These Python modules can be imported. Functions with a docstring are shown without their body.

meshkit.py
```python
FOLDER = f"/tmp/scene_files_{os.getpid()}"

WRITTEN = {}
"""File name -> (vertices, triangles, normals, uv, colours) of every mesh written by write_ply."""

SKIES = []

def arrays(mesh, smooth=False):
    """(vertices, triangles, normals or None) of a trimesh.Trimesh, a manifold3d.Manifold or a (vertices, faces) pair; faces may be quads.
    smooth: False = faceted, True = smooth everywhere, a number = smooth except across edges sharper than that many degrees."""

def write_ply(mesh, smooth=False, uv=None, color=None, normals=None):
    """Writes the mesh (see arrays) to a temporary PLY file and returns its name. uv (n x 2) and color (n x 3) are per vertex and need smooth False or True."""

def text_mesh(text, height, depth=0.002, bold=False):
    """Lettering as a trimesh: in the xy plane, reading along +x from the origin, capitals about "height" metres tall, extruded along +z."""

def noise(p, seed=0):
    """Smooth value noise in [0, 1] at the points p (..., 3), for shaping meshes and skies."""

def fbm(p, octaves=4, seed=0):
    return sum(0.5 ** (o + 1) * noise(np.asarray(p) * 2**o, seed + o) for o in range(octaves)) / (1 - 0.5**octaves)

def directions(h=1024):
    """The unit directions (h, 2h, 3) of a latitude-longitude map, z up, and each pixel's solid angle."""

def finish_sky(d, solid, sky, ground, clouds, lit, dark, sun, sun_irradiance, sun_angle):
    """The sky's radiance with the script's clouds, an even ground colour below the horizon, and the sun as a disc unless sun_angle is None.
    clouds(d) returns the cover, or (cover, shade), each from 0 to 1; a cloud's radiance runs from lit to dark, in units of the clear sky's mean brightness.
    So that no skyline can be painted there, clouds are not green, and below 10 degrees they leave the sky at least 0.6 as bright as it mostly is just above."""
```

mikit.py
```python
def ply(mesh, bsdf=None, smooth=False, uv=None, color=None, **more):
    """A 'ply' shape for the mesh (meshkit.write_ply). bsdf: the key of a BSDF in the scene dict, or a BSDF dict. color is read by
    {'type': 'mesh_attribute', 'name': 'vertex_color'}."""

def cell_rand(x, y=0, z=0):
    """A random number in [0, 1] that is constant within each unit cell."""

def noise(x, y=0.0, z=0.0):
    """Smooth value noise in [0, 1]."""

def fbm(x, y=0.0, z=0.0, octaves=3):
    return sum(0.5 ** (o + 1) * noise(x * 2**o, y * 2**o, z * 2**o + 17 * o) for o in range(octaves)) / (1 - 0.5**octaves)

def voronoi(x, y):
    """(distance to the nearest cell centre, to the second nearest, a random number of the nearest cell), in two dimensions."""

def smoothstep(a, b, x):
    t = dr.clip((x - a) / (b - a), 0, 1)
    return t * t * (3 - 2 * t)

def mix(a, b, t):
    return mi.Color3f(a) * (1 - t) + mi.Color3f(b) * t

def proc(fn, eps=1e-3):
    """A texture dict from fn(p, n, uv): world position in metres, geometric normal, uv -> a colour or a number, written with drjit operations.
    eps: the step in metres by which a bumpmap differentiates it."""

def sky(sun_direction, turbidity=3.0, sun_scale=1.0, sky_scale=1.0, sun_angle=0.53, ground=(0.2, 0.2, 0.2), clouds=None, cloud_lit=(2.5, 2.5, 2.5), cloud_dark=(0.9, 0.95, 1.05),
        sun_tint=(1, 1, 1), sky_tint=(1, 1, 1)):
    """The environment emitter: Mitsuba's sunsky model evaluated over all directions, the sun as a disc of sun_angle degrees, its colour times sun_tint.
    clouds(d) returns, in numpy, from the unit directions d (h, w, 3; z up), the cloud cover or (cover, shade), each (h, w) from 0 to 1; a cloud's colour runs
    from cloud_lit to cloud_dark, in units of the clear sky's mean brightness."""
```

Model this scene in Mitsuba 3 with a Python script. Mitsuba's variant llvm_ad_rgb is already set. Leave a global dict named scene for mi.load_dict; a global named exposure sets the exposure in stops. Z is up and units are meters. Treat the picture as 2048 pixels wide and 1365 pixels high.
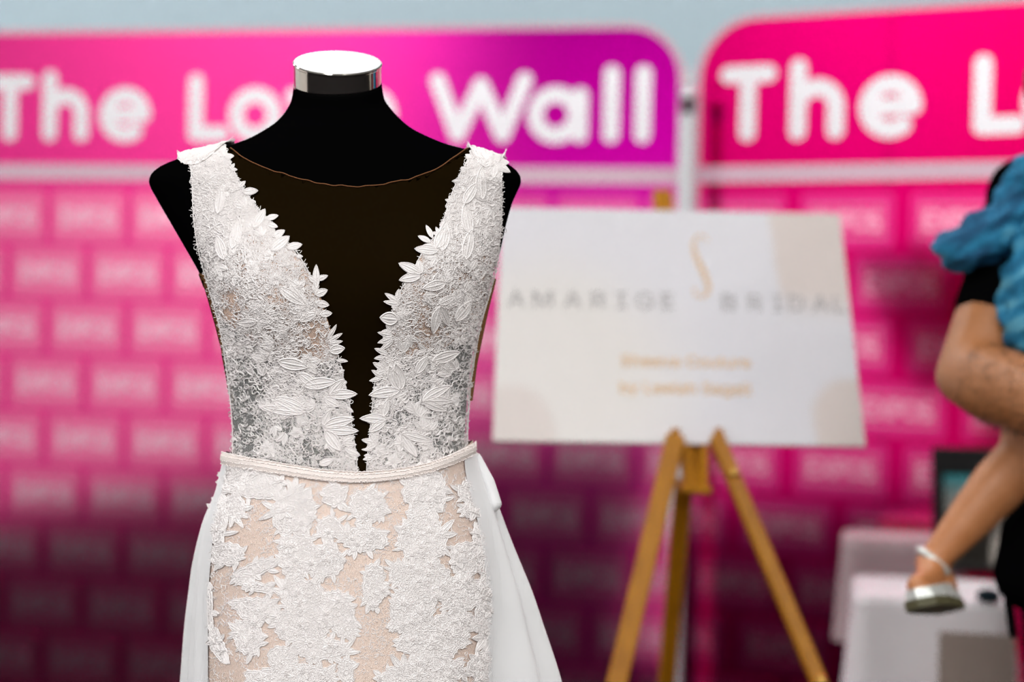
import math
import numpy as np
import trimesh
import shapely
from shapely.geometry import Polygon, LineString, Point, box as sbox
from shapely.ops import unary_union
import manifold3d as m3
import drjit as dr
import mitsuba as mi
import mikit
import meshkit

rng = np.random.default_rng(11)
T = mi.ScalarTransform4f
scene, labels = {}, {}

# ------------------------------------------------------------------ camera
FPX, CU, CV = 3413.0, 1024.0, 682.5
EYE = np.array([0.0, 0.0, 1.25])
PITCH = math.radians(-1.05)
ROLL = 0.022
FWD = np.array([0.0, math.cos(PITCH), math.sin(PITCH)])
_up0 = np.array([0.0, -math.sin(PITCH), math.cos(PITCH)])
_r0 = np.array([1.0, 0.0, 0.0])
RIGHT = math.cos(ROLL) * _r0 + math.sin(ROLL) * _up0
UP = math.cos(ROLL) * _up0 - math.sin(ROLL) * _r0
scene['camera'] = {
    'type': 'thinlens', 'fov': 2 * math.degrees(math.atan(1024 / FPX)), 'fov_axis': 'x',
    'to_world': T().look_at(origin=EYE.tolist(), target=(EYE + FWD).tolist(), up=UP.tolist()),
    'aperture_radius': 0.0132, 'focus_distance': 1.70, 'near_clip': 0.05, 'far_clip': 60.0,
}
exposure = 0.0

# ------------------------------------------------------------------ lights: unseen lamps added to the hall's ceiling
LAMP = 17.8
LAMPS = [(x, y) for y in (-6.2, -5.0, -3.8, -2.6, -1.4, 3.8, 6.5) for x in (-3.9, -1.4, 1.5, 4.6)]  # last two rows added to brighten the table top and front wall

# ------------------------------------------------------------------ helpers
def ray(u, v):
    return FWD + (u - CU) / FPX * RIGHT + (CV - v) / FPX * UP

def P(u, v, d):
    return EYE + d * ray(u, v)

def c2w(p):
    p = np.asarray(p, float)
    return EYE + p[..., :1] * RIGHT + p[..., 1:2] * FWD + p[..., 2:3] * UP

def mat(name, **kw):
    scene[name] = kw

def rgb(*c):
    return {'type': 'rgb', 'value': [float(x) for x in c]}

def lin(r, g, b):
    f = lambda c: (c / 255 / 12.92) if c / 255 <= 0.04045 else ((c / 255 + 0.055) / 1.055) ** 2.4
    return (f(r), f(g), f(b))

def matte(name, c):
    scene[name] = {'type': 'twosided', 'b': {'type': 'diffuse', 'reflectance': rgb(*c)}}

def princ(name, c, rough=0.5, metal=0.0, spec=0.5, **kw):
    base = c if isinstance(c, dict) else rgb(*c)
    scene[name] = {'type': 'twosided', 'b': {'type': 'principled', 'base_color': base, 'roughness': rough, 'metallic': metal, 'specular': spec, **kw}}

_taken = {}
def key(base):
    n = _taken.get(base, 0)
    _taken[base] = n + 1
    return base if n == 0 else f'{base}_{n:03d}'

def add(name, mesh, bsdf, smooth=False, label=None, **more):
    k = key(name)
    scene[k] = mikit.ply(mesh, bsdf, smooth, **more)
    if label:
        labels[k] = {'label': label}
    return k

def thing(k, label, cat, group=None):
    labels[k] = {'label': label, 'category': cat}
    if group:
        labels[k]['group'] = group

def cat(ms):
    return trimesh.util.concatenate(ms)

def bx(p0, p1, bevel=0.0):
    p0, p1 = np.minimum(p0, p1), np.maximum(p0, p1)
    if bevel <= 0:
        m = trimesh.creation.box(extents=p1 - p0)
        m.apply_translation((p0 + p1) / 2)
        return m
    pts = []
    for i in range(8):
        c = np.array([(p0, p1)[(i >> k) & 1][k] for k in range(3)])
        s = np.array([1 if (i >> k) & 1 == 0 else -1 for k in range(3)])
        for k in range(3):
            o = s * bevel
            o[k] = 0
            pts.append(c + o)
    return trimesh.convex.convex_hull(np.array(pts))

def tube(pts, r, n=12, cap=True):
    pts = np.asarray(pts, float)
    r = np.broadcast_to(np.asarray(r, float), (len(pts),))
    t = np.gradient(pts, axis=0)
    t /= np.linalg.norm(t, axis=1, keepdims=True) + 1e-12
    ref = np.array([0, 0, 1.0]) if abs(t[0][2]) < 0.9 else np.array([1.0, 0, 0])
    V = []
    nrm = np.cross(t[0], ref)
    for i in range(len(pts)):
        nrm = nrm - t[i] * (nrm @ t[i])
        nrm /= np.linalg.norm(nrm)
        b = np.cross(t[i], nrm)
        a = np.arange(n) / n * 2 * np.pi
        V.append(pts[i] + r[i] * (np.cos(a)[:, None] * nrm + np.sin(a)[:, None] * b))
    V = np.vstack(V)
    F = []
    for i in range(len(pts) - 1):
        for j in range(n):
            a, b2, c, d = i * n + j, i * n + (j + 1) % n, (i + 1) * n + (j + 1) % n, (i + 1) * n + j
            F += [[a, b2, c], [a, c, d]]
    if cap:
        V = np.vstack([V, pts[0], pts[-1]])
        k0, k1 = len(V) - 2, len(V) - 1
        for j in range(n):
            F += [[k0, (j + 1) % n, j], [k1, (len(pts) - 1) * n + j, (len(pts) - 1) * n + (j + 1) % n]]
    m = trimesh.Trimesh(V, np.array(F), process=False)
    if m.volume < 0:
        m.invert()
    return m

def bar(p0, p1, w, t, side, bevel=0.15):
    """A squared bar from p0 to p1; w along `side`, t across."""
    p0, p1 = np.asarray(p0, float), np.asarray(p1, float)
    ax = (p1 - p0) / np.linalg.norm(p1 - p0)
    s = side - ax * (side @ ax)
    s /= np.linalg.norm(s)
    n = np.cross(ax, s)
    L = np.linalg.norm(p1 - p0)
    m = bx(np.array([-w / 2, -t / 2, 0]), np.array([w / 2, t / 2, L]), min(w, t) * bevel)
    M = np.eye(4)
    M[:3, 0], M[:3, 1], M[:3, 2], M[:3, 3] = s, n, ax, p0
    m.apply_transform(M)
    return m

def ball(c, r):
    return m3.Manifold.sphere(r, 24).translate([float(x) for x in c])

def bones(segs, edge=0.012, iters=12):
    """segs: list of chains [(point, radius), ...]; one continuous smoothed body."""
    parts = []
    for ch in segs:
        for (a, ra), (b, rb) in zip(ch[:-1], ch[1:]):
            parts.append(m3.Manifold.batch_hull([ball(a, ra), ball(b, rb)]))
    m = parts[0]
    for p in parts[1:]:
        m = m + p
    m = m.refine_to_length(edge)
    mm = m.to_mesh()
    t = trimesh.Trimesh(np.array(mm.vert_properties[:, :3]), np.array(mm.tri_verts), process=True)
    trimesh.smoothing.filter_taubin(t, lamb=0.5, nu=0.5, iterations=iters)
    return t

def wrinkle(m, amp, freq, seed=0):
    n = m.vertex_normals
    d = meshkit.fbm(m.vertices * freq, 3, seed) - 0.5
    m.vertices = m.vertices + n * (d * 2 * amp)[:, None]
    return m

# ------------------------------------------------------------------ the hall
matte('carpet_paint', (0.012, 0.011, 0.012))
matte('hall_front_paint', (.50, .63, .70))
matte('hall_back_paint', (0.90, 0.88, 0.87))
matte('hall_left_paint', (0.88, 0.86, 0.85))
matte('hall_right_paint', (0.50, 0.47, 0.42))
matte('ceiling_paint', (0.72, 0.76, 0.78))
matte('lamp_housing_paint', (0.7, 0.7, 0.7))
X0, X1, Y0, Y1, ZT = -5.0, 6.5, -9.0, 8.0, 5.2
def struct(k, mesh, b):
    add(k, mesh, b)
    labels[k] = {'kind': 'structure', 'label': 'exhibition hall ' + k.replace('_', ' '), 'category': k.split('_')[0]}
struct('floor', bx(np.array([X0, Y0, -0.1]), np.array([X1, Y1, 0])), 'carpet_paint')
struct('ceiling', bx(np.array([X0, Y0, ZT]), np.array([X1, Y1, ZT + 0.1])), 'ceiling_paint')
struct('wall_front', bx(np.array([X0, Y1, 0]), np.array([X1, Y1 + 0.1, ZT])), 'hall_front_paint')
struct('wall_back', bx(np.array([X0, Y0 - 0.1, 0]), np.array([X1, Y0, ZT])), 'hall_back_paint')
struct('wall_left', bx(np.array([X0 - 0.1, Y0, 0]), np.array([X0, Y1, ZT])), 'hall_left_paint')
struct('wall_right', bx(np.array([X1, Y0, 0]), np.array([X1 + 0.1, Y1, ZT])), 'hall_right_paint')
labels['wall_front']['label'] = 'pale blue hall wall seen above the two pink banner walls'
for x, y in LAMPS:
    k = key('added_ceiling_lamp')
    z = ZT - 0.005
    hs = cat([bx(np.array([x - 0.66, y - s * 0.36 - 0.03, z - 0.08]), np.array([x + 0.66, y - s * 0.36 + 0.03, z])) for s in (-1, 1)]
             + [bx(np.array([x + s * 0.63 - 0.03, y - 0.33, z - 0.08]), np.array([x + s * 0.63 + 0.03, y + 0.33, z])) for s in (-1, 1)])
    add(k + '__housing', hs, 'lamp_housing_paint')
    scene[k + '__diffuser'] = {'type': 'rectangle', 'to_world': T().translate([x, y, z - 0.05]).rotate([1, 0, 0], 180).scale([0.6, 0.33, 1]),
                               'bsdf': {'type': 'ref', 'id': 'lamp_housing_paint'}, 'emitter': {'type': 'area', 'radiance': rgb(LAMP, LAMP * 0.985, LAMP * 0.97)}}
    thing(k, 'unseen white rectangular lamp added to the ceiling of the hall', 'ceiling lamp', 'unseen lamps added to the hall ceiling')

# ------------------------------------------------------------------ the two pink banner walls
class Plane:
    """A vertical plane through two ground points; s runs to the right, n faces the camera."""
    def __init__(self, a, b):
        self.o = np.array([a[0], a[1], 0.0])
        d = np.array([b[0] - a[0], b[1] - a[1], 0.0])
        self.s = d / np.linalg.norm(d)
        self.n = np.array([self.s[1], -self.s[0], 0.0])
    def px(self, u, v):
        r = ray(u, v)
        t = ((self.o - EYE) @ self.n) / (r @ self.n)
        p = EYE + t * r
        return (p - self.o) @ self.s, p[2]
    def at(self, s, z, h=0.0):
        s, z = np.asarray(s, float), np.asarray(z, float)
        return self.o + s[..., None] * self.s + z[..., None] * np.array([0, 0, 1.0]) + np.asarray(h)[..., None] * self.n
    def lift(self, poly, h0, h1):
        """poly in (s, z) extruded from height h0 to h1 above the plane."""
        ms = []
        for g in getattr(poly, 'geoms', [poly]):
            if g.area < 1e-9:
                continue
            m = trimesh.creation.extrude_polygon(g, h1 - h0, engine='earcut')
            v = m.vertices
            m.vertices = self.at(v[:, 0], v[:, 1], v[:, 2] + h0)
            ms.append(m)
        m = cat(ms)
        if m.volume < 0:
            m.invert()
        return m

W1 = Plane(P(0, 620, 4.35)[:2], P(1375, 620, 4.02)[:2])
W2 = Plane(P(1385, 620, 4.03)[:2], P(2048, 620, 3.68)[:2])

HW = 0.108
def arc(cx, cy, r, a0, a1, n=20):
    a = np.radians(np.linspace(a0, a1, n))
    return [(cx + r * math.cos(t), cy + r * math.sin(t)) for t in a]
R0 = 0.275
STROKES = {
    'T': [[(-.26, .865), (.26, .865)], [(0, .865), (0, .135)]],
    'h': [[(-.24, .92), (-.24, .135)], [(-.24, .135), (-.24, .425)] + arc(0, .425, .24, 180, 0) + [(.24, .135)]],
    'e': [[(-R0, .40), (R0, .40)], arc(0, .40, R0, 0, 304, 36)],
    'L': [[(-.19, .865), (-.19, .135), (.20, .135)]],
    'o': [arc(0, .40, R0, 0, 360, 40)],
    'v': [[(-.26, .66), (0, .135), (.26, .66)]],
    'W': [[(-.60, .865), (-.31, .135), (0, .80), (.31, .135), (.60, .865)]],
    'a': [arc(-.09, .40, R0, 0, 360, 40), [(.24, .66), (.24, .135)]],
    'l': [[(0, .95), (0, .135)]],
    'E': [[(.22, .9), (-.2, .9), (-.2, .1), (.22, .1)], [(-.2, .5), (.17, .5)]],
    'X': [[(-.27, .9), (.27, .1)], [(-.27, .1), (.27, .9)]],
    'P': [[(-.2, .1), (-.2, .9), (.04, .9)] + arc(.04, .67, .23, 90, -90, 12) + [(-.2, .44)]],
    'O': [arc(0, .5, .38, 0, 360, 28)],
    'S': [arc(0, .71, .19, 40, 270, 14) + arc(0, .29, .23, 90, -140, 14)],
}
def letter(c, hw=HW, res=6):
    return unary_union([LineString(s).buffer(hw, resolution=res) for s in STROKES[c]])

def roundrect(x0, y0, x1, y1, r, res=6):
    return sbox(x0 + r, y0 + r, x1 - r, y1 - r).buffer(r, resolution=res)

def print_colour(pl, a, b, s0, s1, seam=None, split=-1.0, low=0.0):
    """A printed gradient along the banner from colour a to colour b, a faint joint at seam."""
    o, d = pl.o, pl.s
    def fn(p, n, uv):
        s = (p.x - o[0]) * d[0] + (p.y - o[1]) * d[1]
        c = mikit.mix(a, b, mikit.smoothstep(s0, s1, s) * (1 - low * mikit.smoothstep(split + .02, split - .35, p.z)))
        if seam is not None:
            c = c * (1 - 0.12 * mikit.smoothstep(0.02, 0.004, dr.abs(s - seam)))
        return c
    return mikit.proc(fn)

s1000, _ = W1.px(560, 300)
s1300, _ = W1.px(1150, 300)
seam2, _ = W2.px(1778, 300)
GLOSS = dict(rough=0.13, metal=0.975, spec=0.4)
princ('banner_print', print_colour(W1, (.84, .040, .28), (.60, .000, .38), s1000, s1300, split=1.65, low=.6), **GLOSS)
princ('banner_print_second', print_colour(W2, (.70, .000, .15), (.62, .000, .075), 0.2, 1.2, seam2), **GLOSS)
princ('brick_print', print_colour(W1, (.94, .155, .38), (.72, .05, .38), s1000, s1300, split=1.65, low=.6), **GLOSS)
princ('brick_print_second', print_colour(W2, (.78, .030, .25), (.72, .010, .15), 0.2, 1.2), **GLOSS)
princ('brick_lettering_print', (.98, .52, .68), rough=.13, metal=.97)
princ('brick_lettering_print_second', (.98, .38, .56), rough=.13, metal=.97)
princ('white_print', (.93, .92, .97), rough=.3, metal=.5)
princ('pale_stripe_print', (.74, .52, .63), rough=.3, metal=.3)
princ('pale_edge', (.80, .52, .62), rough=.5)

def banner(name, pl, corner_left, corner_right, s0, s1, ztop, rad, print_mat, brick_mat, text_mat, letters, rows, pitch_s, pitch_z, bw, bh, phase_s, ztop_brick, stripe):
    zb = 0.015
    body = sbox(s0, zb, s1, ztop)
    rr = roundrect(s0, zb - 1, s1, ztop, rad, 16)
    if not corner_left:
        rr = unary_union([rr, sbox(s0, zb, (s0 + s1) / 2, ztop)])
    if not corner_right:
        rr = unary_union([rr, sbox((s0 + s1) / 2, zb, s1, ztop)])
    body = body.intersection(rr)
    add(name + '__panel', pl.lift(body, -0.045, 0.0), print_mat)
    rim = body.difference(body.buffer(-0.013)).intersection(sbox(s0 + (0 if corner_left else .05), ztop - 0.6, s1 - (0 if corner_right else .05), ztop + 1))
    add(name + '__edge_trim', pl.lift(rim, -0.055, 0.0035), 'pale_edge', label='pale pink edge trim')
    za, zc = stripe
    add(name + '__stripe', pl.lift(sbox(s0, za, s1, zc).intersection(body), 0.0, 0.0015), 'pale_stripe_print', label='pale lilac stripe')
    for c, s, zbase, H in letters:
        g = shapely.affinity.translate(shapely.affinity.scale(letter(c), H, H, origin=(0, 0)), s, zbase)
        add(name + '__letter', pl.lift(g, 0.0, 0.0015), 'white_print', label='white printed letter ' + c)
    ink, n = {}, 0
    for r in range(rows):
        zt = ztop_brick - r * pitch_z
        if zt - bh < 0.05:
            break
        start = phase_s + (r % 2) * pitch_s / 2
        i0 = math.floor((s0 - start) / pitch_s)
        for i in range(i0, i0 + 60):
            x = start + i * pitch_s
            g = roundrect(x, zt - bh, x + bw, zt, 0.016, 4).intersection(sbox(s0 + .012, 0, s1 - .012, 9))
            if g.area < 0.2 * bw * bh or n > 290:
                continue
            n += 1
            k = add(name + '__brick', pl.lift(g, 0.0, 0.0012), brick_mat)
            xc, zc2 = x + bw / 2, zt - bh / 2
            ls = []
            hx, hz = bw * 0.395, bh * 0.30
            fr = sbox(xc - hx, zc2 - hz, xc + hx, zc2 + hz)
            ls.append(fr.difference(fr.buffer(-0.0028)))
            H = bh * 0.36
            for j, c in enumerate('EXPOS'):
                ls.append(shapely.affinity.translate(shapely.affinity.scale(letter(c, .12, 3), H, H, origin=(0, 0)), xc + (j - 2) * bw * .145, zc2 - H / 2))
            gl = unary_union(ls).intersection(g)
            if gl.area > 1e-6:
                scene[k + '__lettering'] = mikit.ply(pl.lift(gl, 0.0012, 0.002), text_mat)

def L1(c, u, v, H):
    s, z = W1.px(u, v)
    return (c, s, z, H)

_, base1 = W1.px(600, 288)
H1 = 0.178
lets = [(c, W1.px(u, 260)[0], base1, H1) for c, u in (('T', 20), ('h', 131), ('e', 250), ('L', 417), ('o', 510), ('v', 622), ('e', 738), ('W', 960), ('a', 1124), ('l', 1222), ('l', 1285))]
s_end, _ = W1.px(1366, 300)
_, zt1 = W1.px(700, 52)
st1 = (W1.px(500, 363)[1], W1.px(500, 331)[1])
sA, zA = W1.px(24, 489)
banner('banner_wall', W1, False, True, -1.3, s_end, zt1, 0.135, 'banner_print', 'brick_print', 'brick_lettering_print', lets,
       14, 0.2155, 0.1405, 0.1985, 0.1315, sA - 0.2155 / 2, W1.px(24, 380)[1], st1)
thing('banner_wall', 'glossy pink to purple exhibition banner wall with white lettering behind the dress form', 'banner')

_, base2 = W2.px(1700, 282)
H2 = 0.186
lets = [(c, W2.px(u, 250)[0], base2, H2) for c, u in (('T', 1495), ('h', 1633), ('e', 1780), ('L', 1997), ('o', 2112), ('v', 2235), ('e', 2360))]
s0b, _ = W2.px(1389, 300)
_, zt2 = W2.px(1600, 22)
st2 = (W2.px(1700, 362)[1], W2.px(1700, 328)[1])
sB, zB = W2.px(1706, 512)
banner('banner_wall_001', W2, True, False, s0b, s0b + 2.6, zt2, 0.15, 'banner_print_second', 'brick_print_second', 'brick_lettering_print_second', lets,
       14, 0.252, 0.1405, 0.220, 0.127, sB - 0.252 / 2, W2.px(1706, 386)[1], st2)
thing('banner_wall_001', 'glossy hot pink exhibition banner wall with rounded corner behind the sign and the person', 'banner')

# pole between the banner walls
princ('pole_white', (.82, .86, .90), rough=.3)
princ('chrome', (.75, .77, .80), rough=.12, metal=1.0)
matte('black_rubber', (.01, .01, .01))
pt, pb = P(1377, 150, 3.93), P(1362, 700, 3.93)
pb = np.array([pb[0], pb[1], 0.0]); pt = np.array([pb[0] + (pt[0] - pb[0]), pt[1], pt[2]])
def on_pole(v):
    z = P(1370, v, 3.93)[2]
    return pb + (pt - pb) * (z / pt[2])
add('pole__tube', tube([on_pole(228), pb + [0, 0, .03]], 0.019, 20), 'pole_white', 30)
add('pole__upper_tube', tube([on_pole(140), on_pole(190)], 0.008, 16), 'pole_white', 30)
kn = trimesh.creation.icosphere(3, 0.022); kn.apply_scale([1, 1, 1.25]); kn.apply_translation(on_pole(192))
add('pole__knob', kn, 'chrome', True, label='chrome knob')
add('pole__collar', tube([on_pole(215), on_pole(228)], 0.014, 20), 'black_rubber', 30, label='dark collar')
foot = trimesh.creation.cylinder(0.09, 0.03, sections=32); foot.apply_translation(pb + [0, 0, .015])
add('pole__base', foot, 'black_rubber')
thing('pole', 'white metal pole with chrome knob standing between the two pink banner walls', 'pole')

# ------------------------------------------------------------------ dress form (camera-aligned local frame: x right, y depth, z up)
D0 = 1.80
class Loft:
    def __init__(self, rows, bumps=(), ycen=0.0):
        """rows: v, left u, right u, depth half (m), exponent; measured at depth D0."""
        a = np.array(rows, float)
        from scipy.interpolate import PchipInterpolator as PI
        z = (CV - a[:, 0]) / FPX * D0
        o = np.argsort(z)
        f = lambda q: PI(z[o], q[o], extrapolate=True)
        self.zmin, self.zmax = z.min(), z.max()
        self.cx = f(((a[:, 1] + a[:, 2]) / 2 - CU) / FPX * D0)
        self.a = f((a[:, 2] - a[:, 1]) / 2 / FPX * D0)
        self.b, self.n = f(a[:, 3]), f(a[:, 4])
        self.bumps, self.ycen = bumps, ycen
    def bump(self, x, z):
        s = 0 * x
        for (u, v, A, su, sv) in self.bumps:
            s = s + A * np.exp(-((x - (u - CU) / FPX * D0) / su) ** 2 - ((z - (CV - v) / FPX * D0) / sv) ** 2)
        return s
    def front(self, x, z):
        zz = np.clip(z, self.zmin, self.zmax)
        n = self.n(zz)
        t = np.clip(np.abs((x - self.cx(zz)) / self.a(zz)), 0, 0.9985)
        return D0 + self.ycen - self.b(zz) * (1 - t ** n) ** (1 / n) - self.bump(x, z) * (1 - t ** 4)
    def surf(self, u, v, h=0.0):
        """Points (local frame) of the front surface seen at pixel (u, v), raised by h metres along the normal."""
        u, v = np.asarray(u, float), np.asarray(v, float)
        y = np.full(np.broadcast(u, v).shape, D0 - 0.06)
        for _ in range(7):
            x, z = (u - CU) / FPX * y, (CV - v) / FPX * y
            y = 0.5 * y + 0.5 * self.front(x, z)
        e = 0.0015
        gx = np.clip((self.front(x + e, z) - self.front(x - e, z)) / (2 * e), -3, 3)
        gz = np.clip((self.front(x, z + e) - self.front(x, z - e)) / (2 * e), -3, 3)
        n = np.stack([gx, -np.ones_like(gx), gz], -1)
        n /= np.linalg.norm(n, axis=-1, keepdims=True)
        return np.stack([x, y, z], -1) + np.asarray(h)[..., None] * n
    def mesh(self, v0, v1, rows=140, ring=120, off=0.0):
        vs = np.linspace(v0, v1, rows)
        zs = (CV - vs) / FPX * D0
        ph = np.arange(ring) / ring * 2 * np.pi
        V = []
        for z in zs:
            n, a, b, cx = float(self.n(z)), float(self.a(z)) + off, float(self.b(z)) + off, float(self.cx(z))
            c, s = np.cos(ph), np.sin(ph)
            x = cx + a * np.sign(c) * np.abs(c) ** (2 / n)
            y = D0 + self.ycen - b * np.sign(s) * np.abs(s) ** (2 / n)
            t = np.abs(c) ** (2 / n)
            y = y - np.where(s > 0, self.bump(x, z + 0 * x) * (1 - t ** 4), 0)
            lean = math.tan(math.radians(24.5)) * np.clip((265 - (CV - z / D0 * FPX)) / 75, 0, 1)
            V.append(np.stack([x, y, z + (y - D0) * lean], -1))
        V = np.vstack(V)
        F = []
        i = np.arange(ring)
        for r in range(rows - 1):
            A, B, C, Dq = r * ring + i, r * ring + (i + 1) % ring, (r + 1) * ring + (i + 1) % ring, (r + 1) * ring + i
            F += [np.stack([A, Dq, C], 1), np.stack([A, C, B], 1)]
        n0 = len(V)
        V = np.vstack([V, V[:ring].mean(0), V[(rows - 1) * ring:rows * ring].mean(0)])
        F += [np.stack([np.full(ring, n0), i, (i + 1) % ring], 1), np.stack([np.full(ring, n0 + 1), (rows - 1) * ring + (i + 1) % ring, (rows - 1) * ring + i], 1)]
        m = trimesh.Trimesh(c2w(V), np.vstack(F), process=False)
        if m.volume < 0:
            m.invert()
        return m

TORSO = Loft([
    (150, 590, 762, .046, 2.0), (185, 586, 765, .047, 2.0), (200, 583, 768, .048, 2.0), (220, 573, 782, .050, 2.0), (240, 557, 802, .053, 2.05),
    (260, 533, 828, .056, 2.1), (280, 499, 868, .060, 2.2), (294, 462, 905, .063, 2.3), (304, 428, 945, .066, 2.4), (316, 378, 985, .069, 2.5), (327, 345, 1011, .072, 2.6),
    (340, 319, 1030, .075, 2.6), (352, 306, 1040, .077, 2.6), (365, 302, 1042, .080, 2.6), (380, 306, 1036, .083, 2.5), (400, 317, 1027, .087, 2.4),
    (450, 346, 1012, .096, 2.3), (500, 375, 1001, .104, 2.2), (550, 403, 986, .109, 2.15), (600, 424, 970, .110, 2.1), (650, 438, 957, .108, 2.1),
    (700, 449, 947, .103, 2.1), (760, 459, 938, .097, 2.1), (800, 464, 934, .094, 2.1), (880, 469, 930, .090, 2.1), (950, 463, 936, .094, 2.1),
    (1050, 442, 968, .102, 2.1), (1200, 436, 978, .106, 2.1), (1400, 440, 975, .105, 2.1), (1500, 450, 965, .103, 2.1)],
    bumps=[(560, 590, .030, .062, .058), (862, 575, .030, .062, .058)])
matte('black_velvet', (.0012, .0012, .0013))
add('dress_form__torso', TORSO.mesh(166, 1500, 180, 140), 'black_velvet', True)
# chrome neck cap, tilted forward like the neck
def neck_cap():
    R, Hc = 177 / 2 / FPX * D0, 0.0275
    prof = [(0, 0), (R - .001, 0), (R, .0007), (R, .0022), (R - .0006, .003), (R - .0006, Hc - .0035), (R, Hc - .0028), (R, Hc - .0012), (R - .0012, Hc), (0, Hc)]
    m = trimesh.creation.revolve(np.array(prof), sections=96)
    side = m
    al = math.radians(24.5)
    Rx = trimesh.transformations.rotation_matrix(al, [1, 0, 0])
    Rz = trimesh.transformations.rotation_matrix(math.radians(2.6), [0, 1, 0])
    return Rz @ Rx, side
Mc, cap = neck_cap()
cap.apply_translation([0, 0, -0.0137]); cap.apply_transform(Mc)
cap.apply_translation([(676 - CU) / FPX * D0, D0 - 0.004, (CV - 151) / FPX * D0])
cap.vertices = c2w(cap.vertices)
princ('polished_steel', (.86, .81, .71), rough=.09, metal=1.0)
fn_ = cap.face_normals
axis = c2w(Mc[:3, :3] @ np.array([0, 0, 1.0])) - EYE
topf = fn_ @ axis > 0.75
t_top = cap.submesh([np.where(topf)[0]], append=True); t_side = cap.submesh([np.where(~topf)[0]], append=True)
add('dress_form__neck_cap', t_side, 'polished_steel', 30, label='polished metal neck cap')
princ('brushed_steel', (.93, .95, .96), rough=.35, metal=.55)
add('dress_form__neck_cap__lid', t_top, 'brushed_steel', 30, label='bright brushed lid')
# stand under the skirt
hb = c2w(np.array([(705 - CU) / FPX * D0, D0, (CV - 1495) / FPX * D0]))
add('dress_form__pole', tube([hb, [hb[0], hb[1], 0.02]], 0.016, 20), 'chrome', 30)
bs = trimesh.creation.cylinder(0.16, 0.02, sections=48); bs.apply_translation([hb[0], hb[1], 0.01])
add('dress_form__base', bs, 'black_rubber')
thing('dress_form', 'black dress form with polished metal neck cap wearing the white lace gown', 'mannequin')

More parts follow.
